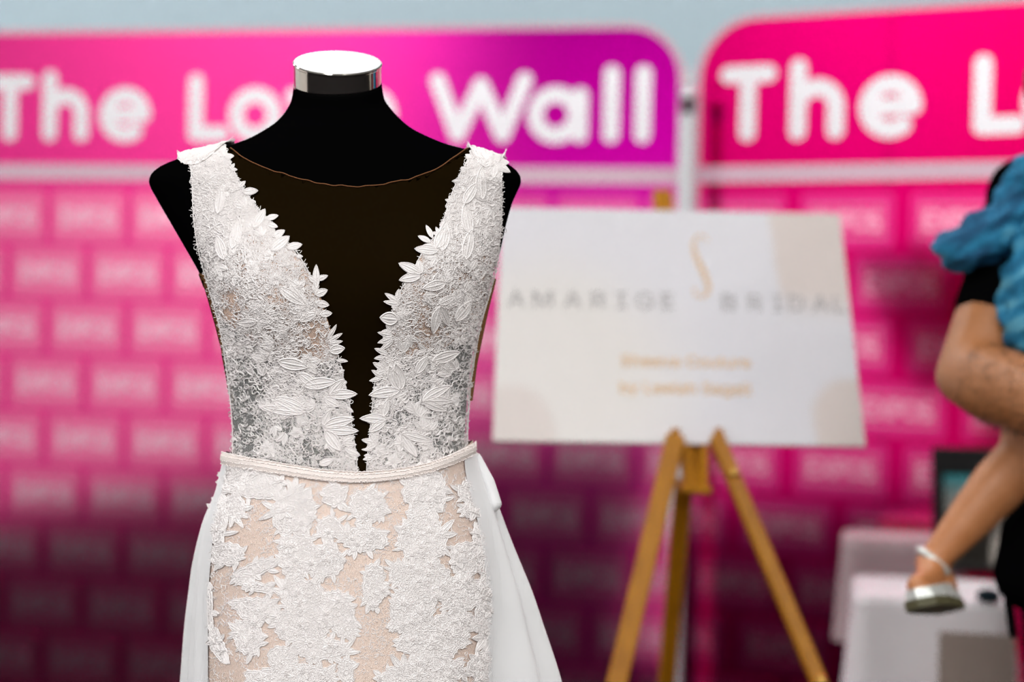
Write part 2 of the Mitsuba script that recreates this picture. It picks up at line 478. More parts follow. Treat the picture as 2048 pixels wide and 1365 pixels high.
# ------------------------------------------------------------------ wedding dress
SKIRT = Loft([
    (860, 462, 945, .106, 2.1), (905, 452, 948, .107, 2.1), (930, 450, 950, .110, 2.1), (980, 440, 962, .116, 2.1), (1030, 429, 976, .122, 2.1), (1100, 420, 990, .128, 2.1), (1200, 414, 998, .132, 2.1),
    (1365, 414, 1000, .134, 2.1), (1700, 405, 1010, .14, 2.1), (2300, 330, 1090, .18, 2.1), (2960, 220, 1200, .25, 2.1)])
matte('lace_thread', (.86, .83, .82))
matte('tulle_thread', (.82, .82, .81))
def lining_fn(p, n, uv):
    f = mikit.fbm(p.x * 1400, p.y * 1400, p.z * 260, octaves=2)
    return mikit.mix((.72, .555, .455), (.80, .655, .565), f)
scene['nude_lining'] = {'type': 'twosided', 'b': {'type': 'diffuse', 'reflectance': mikit.proc(lining_fn)}}
matte('cup_lining_cloth', (.68, .44, .30))
matte('illusion_mesh', (.0085, .0048, .0014))
matte('tan_thread', (.17, .075, .035))
matte('tan_mesh', (.17, .085, .035))
scene['chiffon'] = {'type': 'twosided', 'b': {'type': 'principled', 'base_color': rgb(.76, .765, .775), 'roughness': .6, 'specular': .3, 'sheen': .3}}
princ('crystal', (.95, .92, .90), rough=.08, metal=.6)
princ('pearl', (.86, .80, .77), rough=.2, spec=.7)

PX = D0 / FPX * 0.95        # metres per pixel on the front of the form

class Lace:
    """Collects threads and petals in (u, v, height) and lays them on a surface."""
    def __init__(self):
        self.V, self.F, self.n = [], [], 0
    def put(self, V, F):
        self.V.append(np.asarray(V, float)); self.F.append(np.asarray(F) + self.n); self.n += len(V)
    def cord(self, pts, r, h=0.0, closed=False):
        pts = np.asarray(pts, float)
        N = len(pts)
        if closed:
            t = np.roll(pts, -1, 0) - np.roll(pts, 1, 0)
        else:
            t = np.gradient(pts, axis=0)
        t /= np.linalg.norm(t, axis=1, keepdims=True) + 1e-9
        nn = np.stack([-t[:, 1], t[:, 0]], 1)
        h = np.broadcast_to(h, (N,))[:, None]
        a = np.hstack([pts + nn * r, h]); b = np.hstack([pts, h + 1.25 * r]); c = np.hstack([pts - nn * r, h])
        V = np.stack([a, b, c], 1).reshape(-1, 3)
        i = np.arange(N if closed else N - 1); j = (i + 1) % N
        F = np.vstack([np.stack([3 * i, 3 * i + 1, 3 * j + 1], 1), np.stack([3 * i, 3 * j + 1, 3 * j], 1),
                       np.stack([3 * i + 1, 3 * i + 2, 3 * j + 2], 1), np.stack([3 * i + 1, 3 * j + 2, 3 * j + 1], 1)])
        self.put(V, F)
    def cords(self, PTS, r, h):
        """Many open cords of the same point count at once: PTS (k, N, 2)."""
        K, N, _ = PTS.shape
        t = np.gradient(PTS, axis=1); t /= np.linalg.norm(t, axis=2, keepdims=True) + 1e-9
        nn = np.stack([-t[..., 1], t[..., 0]], -1)
        r = np.broadcast_to(r, (K,))[:, None, None]; h = np.broadcast_to(h, (K,))[:, None, None] + np.zeros((K, N, 1))
        V = np.stack([np.concatenate([PTS + nn * r, h], 2), np.concatenate([PTS, h + 1.15 * r], 2), np.concatenate([PTS - nn * r, h], 2)], 2).reshape(-1, 3)
        i = np.arange(N - 1); j = i + 1
        F = np.vstack([np.stack([3 * i, 3 * i + 1, 3 * j + 1], 1), np.stack([3 * i, 3 * j + 1, 3 * j], 1),
                       np.stack([3 * i + 1, 3 * i + 2, 3 * j + 2], 1), np.stack([3 * i + 1, 3 * j + 2, 3 * j + 1], 1)])
        F = (F[None] + (np.arange(K) * 3 * N)[:, None, None]).reshape(-1, 3)
        self.put(V, F)
    def leaf(self, u, v, ang, L, W, h=1.0, lines=True):
        """A petal from its base (u, v) towards ang (degrees, 90 = up)."""
        a = math.radians(ang)
        d, s = np.array([math.cos(a), -math.sin(a)]), np.array([math.sin(a), math.cos(a)])
        t = np.linspace(0, 1, 12)
        w = W / 2 * np.sin(np.pi * t ** 0.85) ** 0.8
        bend = rng.uniform(-.12, .12) * L * (t ** 2)
        base = np.array([u, v])
        mid = base + np.outer(t * L, d) + np.outer(bend, s)
        lo, hi = mid - w[:, None] * s, mid + w[:, None] * s
        lift = h + 1.1 * np.sin(np.pi * t)
        V = np.vstack([np.hstack([lo, lift[:, None] * 0 + h]), np.hstack([mid, lift[:, None]]), np.hstack([hi, lift[:, None] * 0 + h])])
        i = np.arange(11)
        self.put(V, np.vstack([np.stack([i, i + 1, i + 13], 1), np.stack([i, i + 13, i + 12], 1), np.stack([i + 12, i + 13, i + 25], 1), np.stack([i + 12, i + 25, i + 24], 1)]))
        r = max(.8, min(1.7, W * .085))
        self.cord(np.vstack([lo, hi[-2:0:-1]]), r, h + .3, closed=True)
        if lines:
            self.cord(mid[:-1], r * .8, lift[:-1])
            if W > 11:
                self.cord((mid + w[:, None] * s * .55)[1:-1], r * .6, (lift[1:-1] + h) / 2)
                self.cord((mid - w[:, None] * s * .55)[1:-1], r * .6, (lift[1:-1] + h) / 2)
    def ring(self, u, v, R, r, h=.5, k=12):
        a = np.arange(k) / k * 2 * np.pi
        self.cord(np.stack([u + R * np.cos(a), v + R * np.sin(a)], 1), r, h, closed=True)
    def flower(self, u, v, R, a0=0, k=5, h=1.0):
        for i in range(k):
            self.leaf(u, v, a0 + i * 360 / k + rng.uniform(-8, 8), R * rng.uniform(.85, 1.1), R * .62, h)
        for _ in range(4):
            q = rng.normal(0, R * .12, 2)
            self.ring(u + q[0], v + q[1], R * .12 + .6, .7, h + 2, 8)
    def sprig(self, u, v, ang, L, k=3, W=None):
        W = W or L * .38
        for i in range(k):
            da = (i - (k - 1) / 2) * 44
            self.leaf(u, v, ang + da + rng.uniform(-8, 8), L * (1 - .18 * abs(i - (k - 1) / 2)), W, 1.0)
    def squiggles(self, C, n=8, step=2.2, r=.8, h=(.2, 1.6)):
        K = len(C)
        a = rng.uniform(0, 2 * np.pi, K)[:, None] + np.cumsum(rng.normal(0, .75, (K, n)) + rng.normal(0, .35, (K, 1)), 1)
        pts = np.cumsum(np.stack([np.cos(a), np.sin(a)], -1) * step, 1)
        pts = pts - pts.mean(1, keepdims=True) + C[:, None, :]
        self.cords(pts, r * rng.uniform(.75, 1.25, K), rng.uniform(*h, K))
    def plate(self, poly, h, rim):
        pts = np.array(poly.exterior.coords)[:-1]
        c = np.array(poly.centroid.coords[0])
        rings = [np.hstack([c + (pts - c) * f, np.full((len(pts), 1), hh)]) for f, hh in ((.02, h), (.35, h), (.7, h), (.95, h), (1.0, rim))]
        N = len(pts); V = np.vstack(rings); i = np.arange(N); j = (i + 1) % N
        F = []
        for q in range(4):
            F += [np.stack([q * N + i, (q + 1) * N + i, (q + 1) * N + j], 1), np.stack([q * N + i, (q + 1) * N + j, q * N + j], 1)]
        self.put(V, np.vstack(F))
    def mesh(self, loft, off=0.0):
        V = np.vstack(self.V)
        p = loft.surf(V[:, 0], V[:, 1], V[:, 2] * PX + off)
        return trimesh.Trimesh(c2w(p), np.vstack(self.F), process=False)

def inside(poly, pts):
    return shapely.contains_xy(poly, pts[:, 0], pts[:, 1])

def scatter(poly, density, weight=None):
    x0, y0, x1, y1 = poly.bounds
    n = int((x1 - x0) * (y1 - y0) * density)
    p = np.stack([rng.uniform(x0, x1, n), rng.uniform(y0, y1, n)], 1)
    p = p[inside(poly, p)]
    if weight is not None:
        p = p[rng.uniform(0, 1, len(p)) < weight(p)]
    return p

def patch(poly, loft, off, step=4.0):
    """A cloth patch on the loft with the outline poly (pixels)."""
    x0, y0, x1, y1 = poly.bounds
    nx, ny = int((x1 - x0) / step) + 1, int((y1 - y0) / step) + 1
    prep = poly
    cells = shapely.box(*(np.stack(np.meshgrid(x0 + np.arange(nx) * step, y0 + np.arange(ny) * step), -1).reshape(-1, 2).T), *((np.stack(np.meshgrid(x0 + np.arange(nx) * step, y0 + np.arange(ny) * step), -1).reshape(-1, 2) + step).T))
    hit = shapely.intersects(cells, prep)
    cells = cells[hit]
    full = shapely.contains(prep, cells)
    V, F = [], []
    idx = {}
    def vid(x, y):
        k = (round(x * 64), round(y * 64))
        if k not in idx:
            idx[k] = len(V); V.append((x, y))
        return idx[k]
    for c, f in zip(cells, full):
        g = c if f else c.intersection(prep)
        for q in getattr(g, 'geoms', [g]):
            if q.geom_type != 'Polygon' or q.area < 1e-6:
                continue
            ring = [vid(x, y) for x, y in q.exterior.coords[:-1]]
            if len(ring) == 4 or q.convex_hull.area - q.area < 1e-3:
                for a in range(1, len(ring) - 1):
                    F.append((ring[0], ring[a], ring[a + 1]))
            else:
                for t in shapely.constrained_delaunay_triangles(q).geoms:
                    F.append(tuple(vid(x, y) for x, y in t.exterior.coords[:3]))
    V = np.array(V)
    return trimesh.Trimesh(c2w(loft.surf(V[:, 0], V[:, 1], np.full(len(V), off))), np.array(F), process=False)

LI = [(452, 296), (470, 345), (493, 385), (518, 420), (540, 445), (560, 480), (588, 500), (603, 522), (624, 560), (638, 600), (652, 640), (664, 680), (678, 715), (688, 760), (698, 800), (704, 850), (711, 900), (714, 948)]
LO = [(370, 306), (384, 340), (389, 400), (398, 480), (417, 556), (430, 600), (444, 650), (456, 720), (466, 800), (470, 850), (470, 925)]
RI = [(944, 300), (930, 330), (912, 365), (895, 410), (872, 470), (848, 500), (826, 540), (802, 580), (786, 620), (776, 660), (766, 700), (754, 740), (746, 790), (742, 840), (737, 890), (733, 948)]
RO = [(1004, 312), (1000, 345), (999, 400), (994, 480), (982, 560), (966, 620), (955, 670), (946, 720), (938, 790), (933, 850), (933, 905)]
PANEL_L = Polygon(LI + [(640, 940), (560, 925)] + LO[::-1]).buffer(0)
PANEL_R = Polygon(RI + [(820, 940), (900, 918)] + RO[::-1]).buffer(0)

# sheer plunge panel with its tan thread edge
NECK = [(452, 296), (462, 300), (490, 318), (530, 338), (575, 352), (620, 364), (665, 372), (710, 375), (760, 371), (810, 362), (850, 350), (885, 333), (915, 312), (938, 299), (946, 298)]
ILL = Polygon(NECK + RI[1:] + [(724, 955)] + LI[:0:-1]).buffer(6)
ILL = ILL.difference(Polygon([(440, 200), (440, 290)] + [(a, b - 0.5) for a, b in NECK] + [(960, 290), (960, 200)]))
add('wedding_dress__illusion_panel', patch(ILL, TORSO, 0.0012, 6), 'illusion_mesh', True, label='sheer dark brown mesh panel filling the plunge')
from scipy.interpolate import make_interp_spline
def smooth_line(p, n):
    p = np.array(p, float)
    s = np.r_[0, np.cumsum(np.linalg.norm(np.diff(p, axis=0), axis=1))]
    return make_interp_spline(s, p, k=3 if len(p) > 3 else 1)(np.linspace(0, s[-1], n))
nk = smooth_line(NECK[1:-1], 120)
nk[:, 1] += (meshkit.noise(np.stack([nk[:, 0] * .06, nk[:, 0] * 0, nk[:, 0] * 0], 1), 3) - .5) * 3
add('wedding_dress__neckline_thread', tube(c2w(TORSO.surf(nk[:, 0], nk[:, 1], np.full(120, .0020))), .0007, 8), 'tan_thread', True, label='tan thread edging the neckline')
# tan side panels of mesh
for nm, pts in (('left', [(402, 548), (419, 556), (432, 600), (446, 650), (458, 720), (468, 800), (466, 805), (458, 770), (447, 710), (432, 650), (418, 600)]),
                ('right', [(986, 560), (970, 620), (958, 670), (948, 720), (940, 800), (943, 800), (952, 730), (962, 680), (975, 620), (990, 560)])):
    add('wedding_dress__side_mesh', patch(Polygon(pts).buffer(2.5), TORSO, 0.0016, 4), 'tan_mesh', True, label='strip of tan mesh under the arm')

# nude cups under the lace
CUP_L = Polygon([(425, 540), (470, 470), (560, 470), (600, 520), (640, 590), (668, 680), (676, 715), (640, 725), (600, 728), (560, 715), (520, 690), (480, 660), (444, 640)])
CUP_R = Polygon([(985, 530), (940, 462), (880, 460), (830, 530), (795, 600), (775, 665), (768, 700), (800, 712), (840, 715), (880, 700), (920, 672), (962, 632)])
for c in (CUP_L, CUP_R):
    add('wedding_dress__cup_lining', patch(c.buffer(-6).buffer(6), TORSO, 0.0018, 6), 'cup_lining_cloth', True, label='nude cup lining')

def netting(poly, pitch, r, h, rot):
    """Straight threads in two directions clipped to poly."""
    lb = Lace()
    x0, y0, x1, y1 = poly.bounds
    c = np.array([(x0 + x1) / 2, (y0 + y1) / 2]); R = np.hypot(x1 - x0, y1 - y0) / 2
    V, F = [], []
    for a in rot:
        d = np.array([math.cos(a), math.sin(a)]); q = np.array([-d[1], d[0]])
        offs = np.arange(-R, R, pitch)
        lines = shapely.linestrings(np.stack([c + offs[:, None] * q - R * d, c + offs[:, None] * q + R * d], 1))
        for g in shapely.intersection(lines, poly):
            for s in getattr(g, 'geoms', [g]):
                if s.geom_type != 'LineString' or s.length < 3:
                    continue
                n = max(2, int(s.length / 7) + 1)
                e = np.array(s.coords)
                p = e[0] + (e[-1] - e[0]) * np.linspace(0, 1, n)[:, None]
                k = len(V) and sum(len(z) for z in V)
                V.append(np.hstack([np.vstack([p + q * r, p - q * r]), np.full((2 * n, 1), h)]))
                i = np.arange(n - 1)
                F.append((i, n))
    at = 0
    for v, (i, n) in zip(V, F):
        lb.put(v, np.vstack([np.stack([i, i + 1, i + n + 1], 1), np.stack([i, i + n + 1, i + n], 1)]))
    return lb

# where the lace lies thin and the form shows through: (u, v, ru, rv, strength)
THIN = {'L': [(505, 770, 38, 60, .95), (498, 880, 32, 50, .95), (478, 830, 22, 60, .7), (652, 740, 26, 30, .6), (618, 900, 26, 34, .9), (655, 915, 20, 26, .8), (580, 845, 25, 22, .5), (470, 625, 25, 30, .9), (625, 660, 32, 30, .95),
              (590, 590, 34, 22, .7), (555, 620, 30, 16, .45), (640, 690, 18, 24, .8), (575, 880, 22, 30, .6), (405, 390, 10, 40, .5), (540, 560, 30, 20, .3), (560, 600, 26, 18, .6), (468, 590, 26, 22, .8), (600, 560, 20, 26, .5), (500, 530, 26, 16, .35), (612, 700, 24, 18, .8), (520, 850, 30, 26, .6)],
        'R': [(918, 700, 24, 40, .95), (905, 760, 26, 36, .9), (925, 830, 24, 60, .85), (880, 870, 18, 40, .8), (846, 655, 22, 30, .95), (822, 695, 26, 18, .9), (848, 610, 24, 22, .7), (830, 790, 18, 18, .7), (800, 830, 22, 16, .6),
              (780, 870, 20, 14, .5), (905, 900, 28, 20, .7), (868, 540, 20, 16, .5), (880, 590, 22, 18, .4), (835, 580, 18, 24, .6), (870, 660, 24, 18, .8), (820, 640, 18, 22, .5), (935, 560, 20, 24, .4)]}
def thin_weight(which):
    def f(p):
        w = np.ones(len(p))
        for (u, v, ru, rv, s) in THIN[which]:
            w *= 1 - s * np.exp(-(((p[:, 0] - u) / ru) ** 2 + ((p[:, 1] - v) / rv) ** 2) ** 1.5)
        return w
    return f

EDGE_LEAVES = {'L': [
    ('leaf', 452, 318, 0, 18, 9), ('leaf', 488, 387, 5, 30, 14), ('leaf', 480, 378, 50, 18, 9), ('leaf', 535, 442, 20, 24, 11), ('leaf', 538, 452, -20, 20, 10), ('leaf', 548, 478, 30, 26, 13), ('leaf', 575, 500, 15, 30, 14),
    ('leaf', 632, 578, 92, 46, 13), ('leaf', 632, 566, 150, 20, 9), ('leaf', 633, 562, 28, 24, 10), ('leaf', 630, 590, 20, 26, 14), ('leaf', 632, 606, -5, 26, 13), ('leaf', 640, 628, 10, 24, 12),
    ('leaf', 655, 676, 55, 34, 8), ('leaf', 657, 680, 28, 32, 8), ('leaf', 658, 684, 2, 28, 8), ('leaf', 660, 700, 15, 30, 18), ('leaf', 674, 719, 0, 22, 7),
    ('leaf', 660, 788, 52, 40, 18), ('leaf', 660, 789, 4, 54, 19), ('leaf', 650, 795, -30, 34, 16), ('leaf', 650, 852, 18, 60, 20), ('leaf', 655, 858, -6, 62, 18), ('leaf', 652, 860, -55, 52, 22), ('leaf', 648, 850, 70, 34, 14),
    ('leaf', 690, 896, -32, 34, 12), ('leaf', 640, 930, 15, 30, 14),
    ('leaf', 612, 824, 176, 84, 17), ('leaf', 612, 818, 150, 60, 16), ('leaf', 610, 770, 10, 64, 22), ('leaf', 552, 800, -30, 60, 18), ('leaf', 470, 500, 75, 60, 20), ('leaf', 455, 520, 110, 50, 18), ('leaf', 440, 430, 80, 60, 18),
    ('leaf', 560, 575, -40, 62, 18), ('leaf', 575, 560, -52, 70, 16), ('leaf', 600, 640, 30, 36, 14), ('leaf', 520, 640, 190, 40, 16), ('leaf', 545, 505, 40, 44, 20), ('leaf', 510, 460, 60, 44, 18), ('leaf', 560, 720, -12, 60, 22), ('leaf', 600, 745, -35, 50, 18)],
  'R': [
    ('leaf', 862, 480, 110, 28, 9), ('leaf', 858, 488, 150, 26, 10), ('leaf', 866, 498, 165, 22, 10), ('leaf', 872, 505, 178, 44, 17), ('leaf', 868, 500, 60, 46, 20), ('leaf', 880, 505, 80, 60, 20),
    ('leaf', 838, 549, 148, 44, 17), ('leaf', 838, 553, 188, 40, 16), ('leaf', 840, 548, 105, 26, 12), ('leaf', 800, 604, 150, 34, 10), ('leaf', 800, 606, 178, 32, 9), ('leaf', 795, 600, 80, 22, 10), ('leaf', 795, 636, 175, 34, 24),
    ('leaf', 785, 668, 170, 30, 9), ('leaf', 785, 672, 200, 32, 9), ('leaf', 786, 676, 225, 34, 9), ('leaf', 775, 705, 160, 28, 10), ('leaf', 768, 712, 185, 20, 8), ('leaf', 765, 752, 150, 26, 9), ('leaf', 762, 756, 185, 24, 8),
    ('leaf', 797, 780, 187, 60, 20), ('leaf', 797, 778, 118, 52, 20), ('leaf', 800, 778, 95, 54, 20), ('leaf', 772, 838, 173, 52, 17), ('leaf', 770, 840, 213, 40, 16), ('leaf', 765, 832, 75, 36, 14), ('leaf', 745, 900, 178, 22, 6), ('leaf', 745, 915, 200, 20, 8),
    ('leaf', 875, 612, 250, 54, 18), ('leaf', 875, 610, 290, 44, 16), ('leaf', 872, 606, 20, 36, 14), ('leaf', 842, 800, 35, 60, 18), ('leaf', 842, 802, 5, 58, 16), ('leaf', 842, 802, -28, 50, 16), ('leaf', 800, 868, -60, 56, 18), ('leaf', 802, 866, -20, 60, 16),
    ('leaf', 925, 520, 80, 60, 20), ('leaf', 935, 470, 100, 60, 20), ('leaf', 905, 640, 50, 50, 20), ('leaf', 885, 565, 200, 44, 18), ('leaf', 960, 400, 95, 60, 20), ('leaf', 925, 410, 60, 50, 18), ('leaf', 860, 720, 15, 56, 20), ('leaf', 830, 745, 60, 40, 16)]}
for side, poly, inner, outer in (('L', PANEL_L, LI, LO), ('R', PANEL_R, RI, RO)):
    k = add('wedding_dress__bodice', netting(poly.buffer(-1), 2.6, .22, 0.0, (0.95, -0.95)).mesh(TORSO, 0.0026), 'tulle_thread',
            label='fine net of the lace bodice, ' + ('left' if side == 'L' else 'right') + ' half in the photo')
    labels[k]['kind'] = 'stuff'
    w = thin_weight(side)
    g = Lace()
    g.squiggles(scatter(poly.buffer(-2), .078, lambda p: w(p) * np.interp(p[:, 1], [660, 760], [1, .8])), 9, 2.0, .55, (.1, 1.0))
    g.squiggles(scatter(poly.buffer(-2), .10, lambda p: w(p) * np.interp(p[:, 1], [440, 520], [1, .42])), 8, 1.9, .42, (0, .5))
    strap = poly.intersection(sbox(300, 280, 1100, 470))
    g.squiggles(scatter(strap.buffer(-1.5), .10), 7, 2.0, .7, (.1, .9))
    for p in scatter(poly.buffer(-5), .0045, lambda q: .3 + .7 * w(q)):
        for _ in range(rng.integers(2, 5)):
            q = p + rng.normal(0, 5, 2)
            g.ring(q[0], q[1], rng.uniform(2.4, 4.8), .75, rng.uniform(.8, 1.8), 10)
    # meandering heavier cords
    for p in scatter(poly.buffer(-10), .0022, lambda q: .25 + .75 * w(q)):
        n = 26
        a = rng.uniform(0, 6.28) + np.cumsum(rng.normal(0, .22, n)) + 1.2 * np.sin(np.arange(n) * .5 + rng.uniform(0, 6))
        c = p + np.cumsum(np.stack([np.cos(a), np.sin(a)], 1) * 2.6, 0)
        c = c[inside(poly.buffer(-2), c)] if inside(poly, c).sum() > 4 else c[:4]
        if len(c) > 4 and np.linalg.norm(np.diff(c, axis=0), axis=1).max() < 6:
            g.cord(c, 1.15, 1.5)
    # short bars fringing the thick cords
    P0 = scatter(poly.buffer(-8), .012)
    a = rng.uniform(-.6, .6, len(P0)) + 1.57 * (meshkit.noise(np.c_[P0 * .02, P0[:, 0] * 0], 5) > .5)
    g.cords(P0[:, None, :] + np.linspace(-4, 4, 3)[None, :, None] * np.stack([np.cos(a), np.sin(a)], 1)[:, None, :], .5, .3)
    # the picot of both edges
    for line, sg in ((inner, 1 if side == 'L' else -1), (outer, -1 if side == 'L' else 1)):
        e = smooth_line(line, 170)
        g.cord(e, 1.1, .6)
        for q in e[::2]:
            q = q + rng.normal(0, 1.2, 2)
            if rng.uniform() < .6:
                g.ring(q[0] + sg * 1.2, q[1], rng.uniform(1.2, 2.8), .7, .4, 8)
            else:
                aa = rng.uniform(-60, 60) + (0 if sg > 0 else 180)
                b = math.radians(aa)
                g.cord([q, q + 3 * np.array([math.cos(b), -math.sin(b)]), q + rng.uniform(4, 8) * np.array([math.cos(b + .3), -math.sin(b + .3)])], .75, .4)
    kk = add(k + '__lace_ground', g.mesh(TORSO, 0.0028), 'lace_thread', label='dense corded lace')
    labels[kk]['kind'] = 'stuff'
    for it in EDGE_LEAVES[side]:
        l = Lace(); l.leaf(it[1], it[2], it[3], it[4], it[5], 1.4)
        add(k + '__lace_leaf', l.mesh(TORSO, 0.003), 'lace_thread')
    for e in smooth_line(inner, 60)[2:-2:2][rng.uniform(0, 1, 28) < .6]:
        l = Lace(); l.sprig(e[0] - (6 if side == 'L' else -6), e[1], (0 if side == 'L' else 180) + rng.uniform(-50, 50), rng.uniform(9, 20), int(rng.integers(1, 4)), 6.5)
        add(k + '__lace_leaf', l.mesh(TORSO, 0.003), 'lace_thread')
    for q in scatter(poly.buffer(-14), .00085, w)[:60]:
        l = Lace()
        if rng.uniform() < .45:
            l.flower(q[0], q[1], rng.uniform(11, 18), rng.uniform(0, 72))
            add(k + '__lace_flower', l.mesh(TORSO, 0.003), 'lace_thread')
        else:
            l.sprig(q[0], q[1], rng.uniform(0, 360), rng.uniform(18, 34), int(rng.integers(2, 4)))
            add(k + '__lace_sprig', l.mesh(TORSO, 0.003), 'lace_thread')

# lace carried over the shoulders to the back
def shoulder(u0, u1, seed):
    us = np.linspace(u0, u1, 34)
    V, F = [], []
    N = 40
    for u in us:
        x = (u - CU) / FPX * D0
        zs = np.linspace(TORSO.zmax, (CV - 420) / FPX * D0, 1200)
        tt = np.abs((x - TORSO.cx(zs)) / TORSO.a(zs))
        z_r = zs[np.argmax(tt < .999)]
        s = np.linspace(-1, 1, N)
        zz = z_r - (s ** 2) * np.where(s < 0, .004 + .016 * np.sin(np.pi * np.clip((u - u0) / (u1 - u0), 0, 1)) ** .6, .055)
        nn = TORSO.n(zz)
        t = np.clip(np.abs((x - TORSO.cx(zz)) / TORSO.a(zz)), 0, 1)
        yy = D0 + np.sign(s) * TORSO.b(zz) * (1 - t ** nn) ** (1 / nn)
        pth = np.stack([yy, zz], 1)
        d = np.gradient(pth, axis=0); d /= np.linalg.norm(d, axis=1, keepdims=True) + 1e-9
        nrm = np.stack([-d[:, 1], d[:, 0]], 1)
        off = .0042 + .0016 * (meshkit.noise(np.stack([us * 0 + u, us * 0, us * 0], 1)[:1] * .3, seed) - .5) + .0014 * (meshkit.noise(np.stack([np.full(N, u * .35), np.arange(N) * .9, np.zeros(N)], 1), seed) - .3)
        pth = pth + nrm * np.asarray(off)[..., None]
        V.append(np.stack([np.full(N, x), pth[:, 0], pth[:, 1]], 1))
    G = np.stack(V)
    V = np.vstack(V)
    for a in range(len(us) - 1):
        i = np.arange(N - 1)
        F += [np.stack([a * N + i, a * N + i + 1, (a + 1) * N + i + 1], 1), np.stack([a * N + i, (a + 1) * N + i + 1, (a + 1) * N + i], 1)]
    m = trimesh.Trimesh(c2w(V), np.vstack(F), process=False)
    # corded lace laid over the strap: u along the width, v along the path over the shoulder
    from scipy.interpolate import RegularGridInterpolator as RG
    ln = np.arange(N) * 3.0
    f = RG((us, ln), G, bounds_error=False, fill_value=None)
    l = Lace()
    area = sbox(u0 - 3, 6, u1 + 3, ln[-1] - 3)
    l.squiggles(scatter(area, .12), 8, 2.2, .75, (.1, 1.0))
    for q in scatter(area, .004):
        l.ring(q[0], q[1], rng.uniform(2.4, 5), .8, .8, 9)
    for q in scatter(area.buffer(-4), .0022):
        l.sprig(q[0], q[1], rng.uniform(0, 360), rng.uniform(12, 24), 2)
    for v_ in np.arange(8, ln[-1], 3.5):
        for ue, sg in ((u0, -1), (u1, 1)):
            b = rng.uniform(-.7, .7)
            l.cord([[ue - sg * 2, v_], [ue + sg * 3, v_ + 2 * b], [ue + sg * rng.uniform(3, 9), v_ + 5 * b]], .8, .5)
    W = np.vstack(l.V)
    p = f(W[:, :2]); e = .5
    du, dv = f(W[:, :2] + [e, 0]) - f(W[:, :2] - [e, 0]), f(W[:, :2] + [0, e]) - f(W[:, :2] - [0, e])
    nn = np.cross(du, dv); nn /= np.linalg.norm(nn, axis=1, keepdims=True) + 1e-12
    out = p - np.array([0, D0, -.2 + (CV - 330) / FPX * D0])
    nn *= np.sign((nn * (p - np.array([p[:, 0].mean(), D0, (CV - 400) / FPX * D0]))).sum(1, keepdims=True))
    return m, trimesh.Trimesh(c2w(p + nn * W[:, 2:] * PX), np.vstack(l.F), process=False)
for u0, u1, sd in ((369, 461, 1), (943, 1004, 2)):
    ms, ml_ = shoulder(u0, u1, sd)
    k = add('wedding_dress__shoulder_strap', ms, 'lace_thread', False, label='white lace strap over the shoulder')
    kk = add(k + '__lace_ground', ml_, 'lace_thread', label='corded lace')
    labels[kk]['kind'] = 'stuff'

# ---------------- skirt
def skirt_top(u):
    from scipy.interpolate import PchipInterpolator
    return PchipInterpolator([430, 455, 530, 600, 665, 720, 780, 850, 900, 945, 970], [899, 906, 920, 932, 941, 944, 940, 927, 908, 886, 872])(u)
def loft_shell(loft, vtop, vbot, rows, ring, off):
    """Open skirt from a slanting top edge down to vbot."""
    ph = np.arange(ring) / ring * 2 * np.pi
    V = []
    for r in np.linspace(0, 1, rows):
        for a in ph:
            c, s = math.cos(a), math.sin(a)
            z0 = (CV - vtop(c, s)) / FPX * D0
            z = z0 + ((CV - vbot) / FPX * D0 - z0) * r ** 1.3
            zc = min(z, loft.zmax)
            n = float(loft.n(zc))
            V.append([float(loft.cx(zc)) + (float(loft.a(zc)) + off) * np.sign(c) * abs(c) ** (2 / n), D0 - (float(loft.b(zc)) + off) * np.sign(s) * abs(s) ** (2 / n), z])
    V = np.array(V); i = np.arange(ring); F = []
    for r in range(rows - 1):
        A, B, C, Dq = r * ring + i, r * ring + (i + 1) % ring, (r + 1) * ring + (i + 1) % ring, (r + 1) * ring + i
        F += [np.stack([A, Dq, C], 1), np.stack([A, C, B], 1)]
    return trimesh.Trimesh(c2w(V), np.vstack(F), process=False)
def vt(c, s):
    # waist edge: high at the sides and back, dipping in front
    side = 891 - 12 * c
    return side + (46 * max(s, 0) ** 1.4 if s > 0 else -25 * s)
add('wedding_dress__skirt', loft_shell(SKIRT, vt, 2940, 60, 120, 0.0), 'nude_lining', True, label='nude skirt lining under lace')

